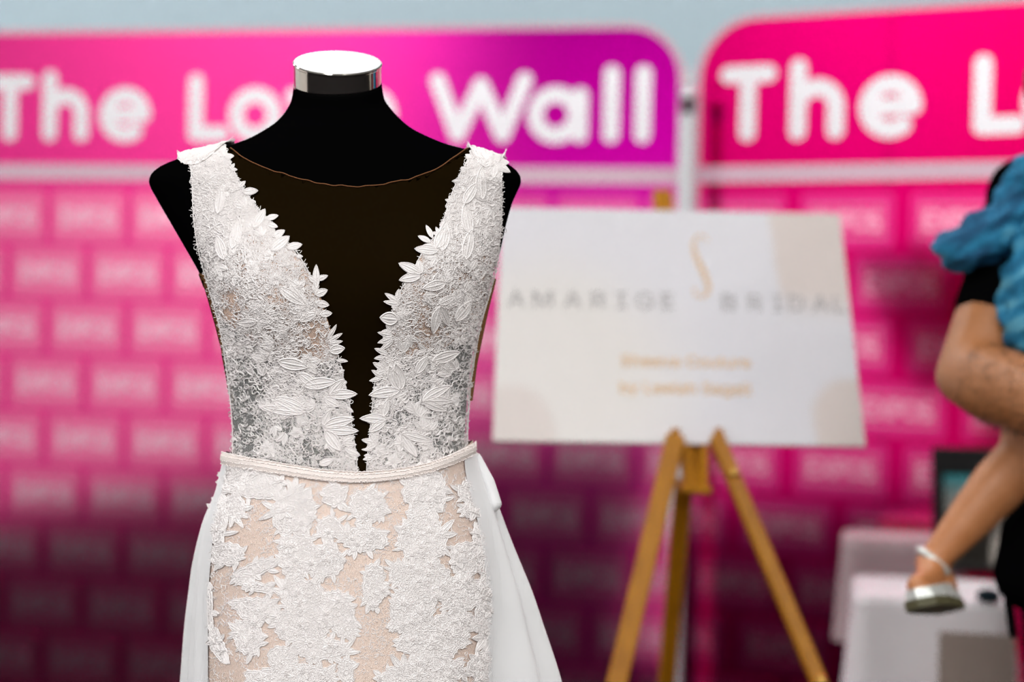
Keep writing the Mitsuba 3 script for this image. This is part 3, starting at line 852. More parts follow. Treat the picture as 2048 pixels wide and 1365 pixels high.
def crop3(x, y):
    return 340 + x / 2.56, 860 + y / 2.56
CL = [(430, 270, 175, 85, 8), (250, 470, 45, 110, 0), (300, 640, 85, 60, 0), (440, 715, 120, 36, -18), (640, 420, 110, 125, 0), (650, 650, 95, 115, 0), (840, 335, 60, 60, 0), (815, 500, 60, 55, 0),
      (1015, 395, 98, 85, 0), (1000, 560, 122, 62, 0), (810, 670, 80, 85, 0), (1300, 320, 105, 140, 0), (1290, 560, 115, 130, 0), (1300, 760, 135, 105, 0), (1530, 310, 55, 55, 0), (1535, 410, 50, 42, 0),
      (1520, 660, 95, 85, 0), (1480, 840, 130, 85, 0), (680, 850, 118, 85, 0), (450, 920, 120, 60, 10), (405, 1060, 68, 95, 0), (690, 1000, 145, 95, 0), (880, 950, 70, 130, -20), (1045, 800, 56, 110, 0),
      (1170, 735, 42, 55, 0), (1250, 930, 110, 115, 0), (1450, 1000, 110, 78, 0), (1330, 1090, 180, 80, 0), (780, 1125, 135, 55, 0), (580, 1170, 80, 60, 0), (650, 1260, 200, 55, 0), (1320, 1230, 180, 66, 0),
      (250, 1110, 36, 85, -28), (1610, 950, 50, 130, 0), (440, 800, 110, 24, 16), (1165, 930, 36, 110, 0), (205, 900, 16, 120, 0), (1590, 1210, 66, 80, 0), (1140, 1275, 90, 36, 0), (330, 400, 60, 70, 0), (1590, 540, 40, 70, 0),
      (480, 1270, 90, 36, 10), (900, 1230, 40, 60, 0), (1630, 720, 30, 90, 0)]
SKR = Polygon([(420, 1500), (418, 1370), (420, 1200), (424, 1100), (434, 1020), (448, 940), (456, 915), (600, 940), (720, 952), (850, 934), (942, 896), (952, 940), (968, 1010), (982, 1090), (992, 1200), (994, 1370), (996, 1500)])
CL += [(250, 1400, 70, 60, 0), (480, 1400, 130, 60, 0), (760, 1380, 120, 60, 0), (1020, 1420, 90, 70, 0), (1290, 1410, 150, 80, 0), (1560, 1420, 80, 90, 0), (300, 1560, 90, 60, 0), (620, 1540, 150, 60, 0), (920, 1570, 90, 60, 0), (1180, 1560, 110, 50, 0), (1480, 1570, 130, 60, 0)]
clumps = []
skd = Lace()
for ci, (x, y, rx, ry, rot) in enumerate(CL):
    u, v = crop3(x, y); rx, ry = rx / 2.56, ry / 2.56
    n = 64
    a = np.arange(n) / n * 2 * np.pi
    rr = 1 + .24 * (meshkit.fbm(np.stack([np.cos(a) * 1.7 + ci * 9.3, np.sin(a) * 1.7, a * 0], 1), 3, ci) - .5) * 2 + .05 * np.cos(a * round(6 + (rx + ry) / 8))
    e = np.stack([rx * rr * np.cos(a), ry * rr * np.sin(a)], 1)
    th = math.radians(rot)
    e = e @ np.array([[math.cos(th), math.sin(th)], [-math.sin(th), math.cos(th)]]) + [u, v]
    poly = Polygon(e).buffer(0)
    if poly.geom_type != 'Polygon':
        poly = max(poly.geoms, key=lambda g: g.area)
    clumps.append(poly)
    l = Lace()
    cl = poly.intersection(SKR.buffer(14))
    if cl.geom_type != 'Polygon':
        cl = max(cl.geoms, key=lambda g: g.area)
    pe = np.array(shapely.segmentize(cl, 4).exterior.coords)[:-1]
    if len(pe) < 8:
        continue
    l.plate(Polygon(pe), 1.2, .2)
    l.cord(pe, 1.35, .7, closed=True)
    inn = cl.buffer(-4)
    if inn.area > 20:
        for q in getattr(inn, 'geoms', [inn]):
            l.cord(np.array(shapely.segmentize(q, 4).exterior.coords)[:-1], 1.0, 1.6, closed=True)
        l.squiggles(scatter(inn, .075), 9, 2.1, .65, (1.0, 1.9))
        for p in scatter(inn, .005):
            l.ring(p[0], p[1], rng.uniform(2.5, 5), .85, rng.uniform(1.6, 2.4), 10)
        for p in scatter(inn, .0019):
            if rng.uniform() < .5:
                l.flower(p[0], p[1], rng.uniform(10, 20), rng.uniform(0, 72), 5, 2.0)
            else:
                l.sprig(p[0], p[1], rng.uniform(0, 360), rng.uniform(24, 46), 3, rng.uniform(9, 14))
    # leaves reaching over the edge
    for i in rng.choice(len(pe), max(2, len(pe) // 9), replace=False):
        d = pe[i] - np.array([u, v]); ang = math.degrees(math.atan2(-d[1], d[0])) + rng.uniform(-50, 50)
        b = pe[i] - 6 * d / (np.linalg.norm(d) + 1e-9)
        if SKR.buffer(4).contains(Point(pe[i])):
            l.leaf(b[0], b[1], ang, rng.uniform(12, 26), rng.uniform(6, 11), 1.0)
    # lashes
    for i in range(0, len(pe)):
        d = pe[i] - np.array([u, v]); d /= np.linalg.norm(d) + 1e-9
        if SKR.contains(Point(pe[i])) and rng.uniform() < .5:
            skd.cord([pe[i], pe[i] + d * rng.uniform(3, 8)], .45, .2)
    add('wedding_dress__skirt__lace_applique', l.mesh(SKIRT, 0.0008), 'lace_thread')
# fine lace drawing over the nude ground between the appliques, and net threads
ALL = unary_union(clumps)
free = SKR.difference(ALL).buffer(-1)
skd.squiggles(scatter(free, .012, lambda p: (meshkit.noise(np.c_[p * .03, p[:, 0] * 0], 8) > .5).astype(float) * .8 + .2), 10, 2.4, .5, (.1, .5))
ng = netting(SKR, 2.5, .13, 0.2, (1.2, -1.2))
skd.put(np.vstack(ng.V), np.vstack(ng.F))
kk = add('wedding_dress__skirt__lace_ground', skd.mesh(SKIRT, 0.0008), 'lace_thread', label='fine net and thread drawing on the skirt')
labels[kk]['kind'] = 'stuff'
def beads(pts, r, loft, off, sub=1):
    p = c2w(loft.surf(pts[:, 0], pts[:, 1], np.full(len(pts), off)))
    b = trimesh.creation.icosphere(sub, 1.0)
    V = (p[:, None, :] + b.vertices[None] * np.broadcast_to(r, (len(p),))[:, None, None]).reshape(-1, 3)
    F = (b.faces[None] + (np.arange(len(p)) * len(b.vertices))[:, None, None]).reshape(-1, 3)
    return trimesh.Trimesh(V, F, process=False)
sp = scatter(SKR, .0035)
kk = add('wedding_dress__skirt__sequin', beads(sp, rng.uniform(.25, .6, len(sp)) * .001, SKIRT, .0018), 'crystal', label='tiny crystal sparkles scattered over the skirt')
labels[kk]['kind'] = 'stuff'

# waistband with bead rows
uu = np.linspace(446, 953, 150)
top = skirt_top(uu); bot = top + np.interp(uu, [446, 600, 830, 953], [27, 25, 22, 26])
V, F, NB = [], [], 9
for j, f in enumerate(np.linspace(0, 1, NB)):
    V.append(c2w(SKIRT.surf(uu, top + (bot - top) * f, np.full(150, .0016 + .0022 * math.sin(math.pi * f)))))
V = np.vstack(V); i = np.arange(149)
for j in range(NB - 1):
    F += [np.stack([j * 150 + i, (j + 1) * 150 + i, (j + 1) * 150 + i + 1], 1), np.stack([j * 150 + i, (j + 1) * 150 + i + 1, j * 150 + i + 1], 1)]
matte('waistband_cloth', (.83, .76, .72))
add('wedding_dress__waistband', trimesh.Trimesh(V, np.vstack(F), process=False), 'waistband_cloth', True, label='beaded ivory waistband')
bp = []
for f, nb in ((.06, 150), (.30, 150), (.62, 150), (.92, 150)):
    ub = np.linspace(449, 950, nb) + rng.normal(0, .5, nb)
    tb = skirt_top(ub); bb = tb + np.interp(ub, [446, 600, 830, 953], [27, 25, 22, 26])
    bp.append(np.stack([ub, tb + (bb - tb) * f + rng.normal(0, .6, nb)], 1))
bp = np.vstack(bp)
kk = add('wedding_dress__waistband__bead', beads(bp, .00078, SKIRT, .0038), 'pearl', label='rows of small pearl beads')
labels[kk]['kind'] = 'stuff'

# chiffon overskirt around the sides and back
OV = Loft([
    (870, 456, 950, .112, 2.0), (905, 453, 953, .115, 2.0), (940, 444, 965, .125, 2.0), (980, 434, 980, .135, 2.0), (1040, 412, 1000, .15, 2.0), (1080, 403, 1013, .16, 2.0), (1130, 395, 1031, .17, 2.0), (1180, 389, 1051, .18, 2.0),
    (1250, 381, 1074, .19, 2.0), (1365, 373, 1110, .21, 2.0), (1800, 340, 1200, .24, 2.0), (2400, 290, 1290, .28, 2.0), (2980, 240, 1360, .32, 2.0)])
def overskirt():
    rows, cols = 90, 260
    th = np.radians(np.linspace(-25, 205, cols))
    V = []
    for r in np.linspace(0, 1, rows):
        v = 914 + (2960 - 914) * r ** 1.25
        vv = v + 8 * np.cos(th) * (1 - r) * -1
        z = (CV - vv) / FPX * D0
        zc = np.clip(z, OV.zmin, OV.zmax)
        fold = .004 * min(1, r * 6) * (np.sin(th * 23) + .6 * np.sin(th * 37 + 1)) * (1 + 2 * r)
        zs = np.clip(z, SKIRT.zmin, SKIRT.zmax)
        w = np.clip(-np.sin(th) / math.sin(math.radians(22)), 0, 1); w = w * w * (3 - 2 * w)
        a, b = (OV.a(zc) + fold) * (1 - w) + (SKIRT.a(zs) + .0035) * w, (OV.b(zc) + fold) * (1 - w) + (SKIRT.b(zs) + .0035) * w
        V.append(np.stack([(OV.cx(zc) * (1 - w) + SKIRT.cx(zs) * w) + a * np.cos(th), D0 + b * np.sin(th), z], 1))
    V = np.vstack(V); F = []
    i = np.arange(cols - 1)
    for r in range(rows - 1):
        A = r * cols + i
        F += [np.stack([A, A + 1, A + cols + 1], 1), np.stack([A, A + cols + 1, A + cols], 1)]
    return trimesh.Trimesh(c2w(V), np.vstack(F), process=False)
add('wedding_dress__overskirt', overskirt(), 'chiffon', True, label='plain white chiffon overskirt falling at both sides')
gt = bones([[(P(955, 915, 1.80), .004), (P(976, 965, 1.79), .007)], [(P(976, 965, 1.79), .007), (P(989, 1008, 1.785), .0075)], [(P(989, 1008, 1.785), .0075), (P(982, 1022, 1.785), .004)]], .003, 4)
add('wedding_dress__overskirt__gather', gt, 'chiffon', True)
thing('wedding_dress', 'white lace wedding gown with deep plunge on the black dress form', 'wedding dress')

# ------------------------------------------------------------------ sign board on its easel
cr = [(1003, 414), (1680, 427), (1732, 893), (985, 882)]
A = np.array([ray(*c) for c in cr])
M = np.stack([A[0], -A[1], A[2], -A[3]], 1)
dd = np.linalg.svd(M)[2][-1]
dd = dd / dd[3]
q = [EYE + d * a for d, a in zip(dd, A)]
sc = 0.60 / np.linalg.norm(q[2] - q[3])
Q = [EYE + d * sc * a for d, a in zip(dd, A)]
TL, TR, BR, BL = Q
ex = (BR - BL) / np.linalg.norm(BR - BL)
ey0 = TL - BL
BW, BH = np.linalg.norm(BR - BL), np.linalg.norm(ey0)
ey = ey0 / BH
en = np.cross(ex, ey); en /= np.linalg.norm(en)
if en @ (EYE - BL) < 0:
    en = -en
def brd(p):
    p = np.asarray(p, float)
    return BL + p[..., :1] * ex + p[..., 1:2] * ey + p[..., 2:3] * en
def board_mesh(m):
    m = m.copy(); m.vertices = brd(m.vertices)
    if m.volume < 0:
        m.invert()
    return m
def board_fn(p, n, uv):
    s = ((p.x - BL[0]) * ex[0] + (p.y - BL[1]) * ex[1] + (p.z - BL[2]) * ex[2]) / BW
    t = ((p.x - BL[0]) * ey[0] + (p.y - BL[1]) * ey[1] + (p.z - BL[2]) * ey[2]) / BH
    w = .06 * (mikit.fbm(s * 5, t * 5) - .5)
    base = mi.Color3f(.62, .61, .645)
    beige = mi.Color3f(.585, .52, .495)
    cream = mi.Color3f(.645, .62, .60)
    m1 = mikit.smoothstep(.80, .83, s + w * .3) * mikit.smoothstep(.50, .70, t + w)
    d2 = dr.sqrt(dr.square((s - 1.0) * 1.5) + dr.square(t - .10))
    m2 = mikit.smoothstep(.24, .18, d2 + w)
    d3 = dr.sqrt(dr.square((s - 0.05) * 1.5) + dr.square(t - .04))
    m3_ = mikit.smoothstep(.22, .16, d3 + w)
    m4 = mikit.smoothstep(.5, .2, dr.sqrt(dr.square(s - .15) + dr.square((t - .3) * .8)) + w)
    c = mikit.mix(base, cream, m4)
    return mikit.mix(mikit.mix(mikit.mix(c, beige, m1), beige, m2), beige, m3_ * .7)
scene['board_print'] = {'type': 'twosided', 'b': {'type': 'principled', 'base_color': mikit.proc(board_fn), 'roughness': .45, 'specular': .3}}
add('sign_board__panel', board_mesh(bx(np.array([0, 0, -.006]), np.array([BW, BH, 0]), .001)), 'board_print')
matte('grey_ink', (.33, .32, .32))
matte('gold_ink', (.60, .42, .26))
def board_text(txt, x, y, h, ink, width=None, depth=.0008, bold=False):
    m = meshkit.text_mesh(txt, h, depth, bold)
    if width:
        m.apply_scale([width / (m.bounds[1][0] - m.bounds[0][0]), 1, 1])
    m.apply_translation([x - m.bounds[0][0], y, 0])
    return board_mesh(m)
def bpx(u, v):
    r = ray(u, v); t = ((BL - EYE) @ en) / (r @ en); p = EYE + t * r - BL
    return p @ ex, p @ ey
hx = 0.034
base_y = np.mean([bpx(1200, 622)[1], bpx(1600, 638)[1]])
for word, us in (('AMARIGE', (1022, 1075, 1135, 1187, 1233, 1280, 1325)), ('BRIDAL', (1448, 1500, 1545, 1583, 1631, 1670))):
    for c, u in zip(word, us):
        m = meshkit.text_mesh(c, hx, .0008, False)
        x = bpx(u, 610)[0]
        m.apply_translation([x - (m.bounds[0][0] + m.bounds[1][0]) / 2, base_y, 0])
        add('sign_board__letter', board_mesh(m), 'grey_ink', label='grey letter ' + c)
# slender gold monogram
mc = [(1400, 492), (1394, 483), (1382, 482), (1374, 492), (1374, 508), (1380, 525), (1390, 545), (1400, 565), (1406, 585), (1404, 598), (1394, 604), (1381, 598), (1378, 585)]
mp = smooth_line(mc, 50)
ml = LineString([bpx(u, v) for u, v in mp])
wd = [LineString(list(ml.coords)[i:i + 3]).buffer(.0016 + .0032 * math.sin(math.pi * i / 48) ** 2) for i in range(0, 48)]
m = trimesh.creation.extrude_polygon(unary_union(wd), .0008, engine='earcut')
add('sign_board__monogram', board_mesh(m), 'gold_ink', label='gold curved S monogram')
x0, y0 = bpx(1236, 738); x1, _ = bpx(1496, 738)
add('sign_board__lettering', board_text('Sheeva Couture', x0, y0, .021, 'gold_ink', x1 - x0, bold=True), 'gold_ink', label='first line of gold script')
x0, y0 = bpx(1236, 792); x1, _ = bpx(1500, 792)
add('sign_board__lettering', board_text('by Leelah Sagall', x0, y0, .021, 'gold_ink', x1 - x0, bold=True), 'gold_ink', label='second line of gold script')
thing('sign_board', 'white bridal sign board with grey and gold lettering leaning on the wooden easel', 'sign')

def wood_fn(p, n, uv):
    g = mikit.fbm(p.x * 60, p.y * 60, p.z * 8, octaves=3)
    return mikit.mix((.28, .10, .002), (.43, .18, .006), g)
scene['golden_wood'] = {'type': 'twosided', 'b': {'type': 'principled', 'base_color': mikit.proc(wood_fn), 'roughness': .4, 'specular': .2}}
princ('brass', (.75, .48, .12), rough=.25, metal=1.0)
def to_floor(a, b):
    t = a[2] / (a[2] - b[2])
    return a + (b - a) * t * .999
dB = (BL - EYE) @ FWD
dmid = dB * .985
la, lb_ = P(1347, 893, dmid + .03), P(1234, 1365, dmid - .12)
ra, rb = P(1440, 893, dmid + .03), P(1638, 1365, dmid - .12)
lf, rf = to_floor(la, lb_), to_floor(ra, rb)
add('easel__leg', bar(la + (la - lf) * .015, lf, .031, .022, RIGHT), 'golden_wood', label='left front leg')
add('easel__leg', bar(ra + (ra - rf) * .015, rf, .024, .022, RIGHT), 'golden_wood', label='right front leg')
mt = P(1326, 362, 0); 
def behind(u, v, off):
    r = ray(u, v); t = ((BL - EYE) @ en) / (r @ en)
    return EYE + t * r - en * off
ma, mb = behind(1393, 968, .028), behind(1327, 364, .028)
add('easel__mast', bar(ma, mb, .034, .02, RIGHT), 'golden_wood', label='upright mast rising above the board')
for du in (-17, 17):
    add('easel__clamp', bar(behind(1393 + du, 880, .012), behind(1393 + du, 972, .012), .010, .02, RIGHT), 'golden_wood', label='clamp rail')
add('easel__ledge', bar(behind(1362, 968, .012), behind(1424, 972, .012), .014, .03, UP), 'golden_wood')
for u, v in ((1350, 884), (1436, 884)):
    r = behind(u, v + 6, -.008)
    pg = bar(r - UP * .006 + en * .0, r + UP * .022, .014, .012, RIGHT)
    add('easel__peg', pg, 'golden_wood', label='wooden peg holding the board')
rl0, rl1 = behind(1376, 930, .05), None
rl1 = to_floor(rl0, P(1333, 1365, (rl0 - EYE) @ FWD + .22))
add('easel__leg', bar(rl0, rl1, .028, .02, RIGHT), 'golden_wood', label='dark rear leg')
cb = P(1345, 1222, (rl0 - EYE) @ FWD + .10)
kb = trimesh.creation.icosphere(2, .009); kb.apply_translation(rl0 + (rl1 - rl0) * .48 - en * 0 + FWD * -.014)
add('easel__bolt', kb, 'brass', True, label='brass bolt')
for t_, aa, bb in ((.33, ra, rf), (.045, ra, rf)):
    kb = trimesh.creation.icosphere(2, .009); kb.apply_translation(aa + (bb - aa) * t_ + en * .012)
    add('easel__bolt', kb, 'brass', True)
thing('easel', 'golden wooden tripod easel holding the white bridal sign', 'easel')

# ------------------------------------------------------------------ tables and screen at the right
def drape_fn(p, n, uv):
    return mikit.mix((.84, .83, .85), (.88, .87, .89), mikit.fbm(p.x * 14, p.y * 14, p.z * 6))
scene['table_linen'] = {'type': 'twosided', 'b': {'type': 'diffuse', 'reflectance': mikit.proc(drape_fn)}}
def draped_box(c, ux, sx, sy, ztop, zbot, flare, seed, rcorner=.03, amp=.010):
    """A cloth over a table: rounded rectangular top, skirt falling with soft folds to zbot."""
    uy = np.array([-ux[1], ux[0], 0.0])
    n = 200
    rect = roundrect(-sx / 2, -sy / 2, sx / 2, sy / 2, rcorner, 10)
    per = rect.exterior
    s = np.linspace(0, per.length, n, endpoint=False)
    pts = np.array([per.interpolate(t).coords[0] for t in s])
    out = pts - np.clip(pts, [-sx / 2 + rcorner, -sy / 2 + rcorner], [sx / 2 - rcorner, sy / 2 - rcorner])
    out /= np.linalg.norm(out, axis=1, keepdims=True) + 1e-9
    V, rows = [], 26
    rings = [(0.0, ztop)]
    V.append(np.r_[0, 0, ztop][None])
    prof = [(-.98, 0, 0), (-.5, 0, 0), (-.06, 0, 0)]
    levels = []
    for f in (.3, .7, .96):
        levels.append(np.c_[pts * f, np.full(n, ztop)])
    for k in range(5):
        a = k / 4 * math.pi / 2
        rr = .014
        levels.append(np.c_[pts + out * (rr * math.sin(a) - rr), np.full(n, ztop - rr * (1 - math.cos(a)))])
    for k in range(1, rows):
        g = k / (rows - 1)
        z = ztop - .014 + (zbot - ztop + .014) * g
        fold = amp * g ** .6 * (np.sin(s * 19 + seed) + .7 * np.sin(s * 31 + 2.1 * seed) * g)
        levels.append(np.c_[pts + out * (flare * g + fold)[:, None], np.full(n, z)])
    V = np.vstack([np.array([[0, 0, ztop]])] + levels)
    i = np.arange(n); j = (i + 1) % n
    F = [np.stack([np.zeros(n, int), 1 + i, 1 + j], 1)]
    for r in range(len(levels) - 1):
        a = 1 + r * n
        F += [np.stack([a + i, a + n + i, a + n + j], 1), np.stack([a + i, a + n + j, a + j], 1)]
    W = np.array([c[0], c[1], 0.0]) + V[:, :1] * ux + V[:, 1:2] * uy + V[:, 2:3] * np.array([0, 0, 1.0])
    m = trimesh.Trimesh(W, np.vstack(F), process=False)
    return m
tz = P(1850, 1207, 3.0)[2]
fl, fr = P(1708, 1207, 3.05), P(2030, 1203, 3.00)
ux = (fr - fl); ux[2] = 0; ux /= np.linalg.norm(ux)
uy = np.array([-ux[1], ux[0], 0])
tw = np.linalg.norm((fr - fl)[:2])
ctr = (fl + fr) / 2 + uy * .14
add('cloth_table__cloth', draped_box(ctr, ux, tw, .28, tz, .05, .05, 1.3), 'table_linen', True, label='white cloth')
matte('dark_metal', (.02, .02, .02))
for a_ in (-1, 1):
    for b_ in (-1, 1):
        p = ctr + ux * a_ * (tw / 2 - .05) + uy * b_ * .09
        add('cloth_table__leg', tube([[p[0], p[1], 0], [p[0], p[1], tz - .03]], .012, 12), 'dark_metal')
matte('beige_shadow', (.34, .28, .245))  # darker sheet stands in for the shadow on the cloth front
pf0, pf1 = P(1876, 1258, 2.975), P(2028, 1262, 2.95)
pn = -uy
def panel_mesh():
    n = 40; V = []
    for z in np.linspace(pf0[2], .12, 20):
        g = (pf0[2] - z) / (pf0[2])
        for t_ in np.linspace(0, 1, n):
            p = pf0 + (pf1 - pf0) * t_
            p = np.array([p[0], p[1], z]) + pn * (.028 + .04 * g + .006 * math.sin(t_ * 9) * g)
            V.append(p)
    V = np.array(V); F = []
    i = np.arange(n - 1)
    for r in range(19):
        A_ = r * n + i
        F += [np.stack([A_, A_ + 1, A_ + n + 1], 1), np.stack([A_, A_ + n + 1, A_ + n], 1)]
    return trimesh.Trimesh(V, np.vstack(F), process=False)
add('cloth_table__shadow_panel', panel_mesh(), 'beige_shadow', True, label='greyish beige sheet added for the shadow on the cloth front')
thing('cloth_table', 'small table under a white cloth below the dangling leg', 'table')

# covered stand behind the table
sz = P(1760, 1098, 3.42)[2]; hz = P(1690, 1312, 3.40)[2]
cs = P(1775, 1064, 3.62)
matte('shaded_white_linen', (.62, .50, .52))  # white cloth; shade and pink bounce from the banner mixed into its colour
add('covered_stand__cloth', draped_box(cs + ux * .03, ux, .25, .18, sz, hz, .012, 4.0, .03, .004), 'shaded_white_linen', True, label='pale cloth')
for a_ in (-1, 1):
    for b_ in (-1, 1):
        p = cs + ux * (.03 + a_ * .09) + uy * b_ * .08
        add('covered_stand__leg', tube([[p[0], p[1], 0], [p[0], p[1], sz - .02]], .010, 12), 'dark_metal')
thing('covered_stand', 'low stand covered with white cloth tinted with shade and pink bounce behind the white table', 'stand')

# framed screen standing on the table
princ('black_frame', (.003, .003, .0035), rough=.4, spec=.25)
SB = ctr + uy * .10
s_bl, s_tl = P(1868, 1152, 3.36), P(1838, 897, 3.42)
s_bl[2] = max(s_bl[2], tz + .004)
sxv = ux * math.cos(.10) + uy * math.sin(.10)
szv = s_tl - s_bl; SH = np.linalg.norm(szv); szv /= SH
szv = szv - sxv * (szv @ sxv); szv /= np.linalg.norm(szv)
syv = np.cross(szv, sxv); syv /= np.linalg.norm(syv)
if syv @ (EYE - s_bl) < 0:
    syv = -syv
SW = .40
def scr(m):
    m = m.copy(); v = m.vertices
    m.vertices = s_bl + v[:, :1] * sxv + v[:, 1:2] * szv + v[:, 2:3] * syv
    if m.volume < 0:
        m.invert()
    return m
def frame_piece(x0, y0, x1, y1):
    return scr(bx(np.array([x0, y0, -.012]), np.array([x1, y1, .012]), .002))
ft, fs, fb = .052, .020, .014
add('picture_screen__frame', cat([frame_piece(0, SH - ft, SW, SH), frame_piece(0, 0, SW, fb), frame_piece(0, fb, fs, SH - ft), frame_piece(SW - fs, fb, SW, SH - ft), scr(bx(np.array([0.004, .004, -.016]), np.array([SW - .004, SH - .004, -.006])))]), 'black_frame', label='black frame')
def screen_fn(p, n, uv):
    x = ((p.x - s_bl[0]) * sxv[0] + (p.y - s_bl[1]) * sxv[1] + (p.z - s_bl[2]) * sxv[2]) / SW
    y = ((p.x - s_bl[0]) * szv[0] + (p.y - s_bl[1]) * szv[1] + (p.z - s_bl[2]) * szv[2]) / SH
    skyc = mikit.mix((.28, .30, .28), (.03, .32, .36), mikit.smoothstep(.55, .82, y))
    legs = mikit.smoothstep(.42, .60, mikit.noise(x * 17, y * 1.6, 3.0))
    low = mikit.mix((.03, .028, .024), (.50, .47, .42), legs)
    return mikit.mix(low, skyc, mikit.smoothstep(.42, .58, y + .12 * (mikit.noise(x * 8, 2.0) - .5)))
scene['screen_picture'] = {'type': 'twosided', 'b': {'type': 'principled', 'base_color': mikit.proc(screen_fn), 'roughness': .15, 'specular': .5}}
add('picture_screen__display', scr(bx(np.array([fs - .002, fb - .002, -.006]), np.array([SW - fs + .002, SH - ft + .002, .004]))), 'screen_picture', label='teal and grey picture of standing figures')
ft_ = s_bl + sxv * SW * .6
bs_ = bx(np.array([-.07, -.05, 0]), np.array([.07, .05, .008]), .002)
bs_.vertices = np.array([ft_[0], ft_[1], tz + .001]) + bs_.vertices[:, :1] * sxv + bs_.vertices[:, 1:2] * np.array([-sxv[1], sxv[0], 0]) + bs_.vertices[:, 2:3] * np.array([0, 0, 1.0])
add('picture_screen__foot', bs_, 'black_frame')
thing('picture_screen', 'black framed picture screen standing on the white cloth table', 'screen')

# dark pouch on the table and the black bag at the right edge
matte('teal_dark', (.012, .022, .028))
pc = P(1978, 1172, 3.02); pc[2] = tz + .012
w_ = trimesh.creation.icosphere(3, 1.0); w_.apply_scale([.022, .02, .0125]); w_.vertices[:, 2] = np.maximum(w_.vertices[:, 2], -.011); wrinkle(w_, .001, 60, 3); w_.apply_translation(pc)
add('pouch', w_, 'teal_dark', True)
thing('pouch', 'small dark teal pouch lying on the white cloth table beside the black bag', 'pouch')
matte('black_cloth', (.0018, .0018, .002))

# ------------------------------------------------------------------ man in black carrying a child in a denim dress
def skin_fn(a, b, redness):
    def fn(p, n, uv):
        f = mikit.fbm(p.x * 45, p.y * 45, p.z * 45, octaves=3)
        s = mikit.noise(p.x * 420, p.y * 420, p.z * 420)
        return mikit.mix(mikit.mix(a, b, f), redness, .25 * s)
    return mikit.proc(fn)
scene['man_skin'] = {'type': 'twosided', 'b': {'type': 'principled', 'base_color': skin_fn((.31, .115, .035), (.42, .18, .075), (.20, .06, .015)), 'roughness': .45, 'specular': .5}}
scene['child_skin'] = {'type': 'twosided', 'b': {'type': 'principled', 'base_color': skin_fn((.42, .16, .055), (.50, .215, .09), (.34, .10, .03)), 'roughness': .45, 'specular': .5}}
def denim_fn(p, n, uv):
    a, b = p.x * .8 + p.z * .6, p.z * .8 - p.x * .6
    f = mikit.fbm(a * 22, p.y * 30, b * 75, octaves=3)
    g = mikit.fbm(p.x * 14 + 3.1, p.y * 14, p.z * 14, octaves=2)
    w = mikit.noise(p.x * 900, p.y * 900, p.z * 300)
    c = mikit.mix((.002, .035, .10), (.012, .17, .32), mikit.smoothstep(.25, .6, f * .6 + g * .4))  # dark fold shade painted into the denim as noise
    c = mikit.mix(c, (.16, .44, .55), .75 * mikit.smoothstep(.52, .72, f * .55 + g * .45))  # pale streaks paint the fold highlights
    return mikit.mix(c, (.12, .36, .50), .12 * w)
scene['denim'] = {'type': 'twosided', 'b': {'type': 'principled', 'base_color': mikit.proc(denim_fn), 'roughness': .8, 'specular': .2}}
matte('dark_hair', (.02, .012, .008))
matte('fair_hair', (.18, .10, .05))
MD = 2.42
def Q_(u, v, d=MD):
    return P(u, v, d)
elbow, shoul = Q_(1934, 752, MD - .08), Q_(2062, 400, MD + .06)
wrist = Q_(2235, 850, MD - .34)
neck_b = Q_(2300, 250, MD + .20)
hipc = Q_(2300, 1190, MD + .24)
gz = 0.0
# body: one continuous figure
lsh = Q_(2560, 395, MD + .28)
lel, lwr = Q_(2610, 770, MD + .10), Q_(2420, 800, MD - .14)
def down(p, z, dx=0, dy=0):
    return np.array([p[0] + dx, p[1] + dy, z])
hip_r, hip_l = hipc + RIGHT * -.09, hipc + RIGHT * .09
head = neck_b + np.array([0, -.02, .20])
man = bones([
    [(shoul, .050), (elbow + (shoul - elbow) * .35, .046), (elbow, .042), (elbow + (wrist - elbow) * .22, .053), (elbow + (wrist - elbow) * .55, .046), (wrist, .030)],
    [(wrist, .028), (wrist + RIGHT * .07 + UP * .01, .026)],
    [(lsh, .050), (lel, .042), (lel + (lwr - lel) * .3, .044), (lwr, .028), (lwr - RIGHT * .07, .026)],
    [(shoul, .055), ((shoul + lsh) / 2 + UP * .01, .085), (lsh, .055)],
    [((shoul + lsh) / 2, .105), (hipc + UP * .22, .105), (hipc, .115)],
    [(shoul + RIGHT * .08 - UP * .05, .07), (hip_r + UP * .1, .07)], [(lsh - RIGHT * .08 - UP * .05, .07), (hip_l + UP * .1, .07)],
    [(neck_b - UP * .03, .062), (head - np.array([0, 0, .10]), .055)],
    [(head, .078), (head + np.array([0, .02, .05]), .082)], [(head, .07), (head + np.array([0, -.03, -.07]), .045)], [(head + np.array([0, -.075, .01]), .012), (head + np.array([0, -.098, -.02]), .013)],
    [(head + np.array([-.082, .01, .01]), .012), (head + np.array([-.082, .012, -.03]), .010)], [(head + np.array([.082, .01, .01]), .012), (head + np.array([.082, .012, -.03]), .010)],
    [(hip_r, .095), (down(hip_r, .50), .060), (down(hip_r, .36), .058), (down(hip_r, .09), .042)], [(hip_l, .095), (down(hip_l, .50), .060), (down(hip_l, .36), .058), (down(hip_l, .09), .042)],
    [(down(hip_r, .05, 0, .03), .042), (down(hip_r, .035, 0, -.15), .034)], [(down(hip_l, .05, 0, .03), .042), (down(hip_l, .035, 0, -.15), .034)]], .014, 10)
add('person__body', man, 'man_skin', True)
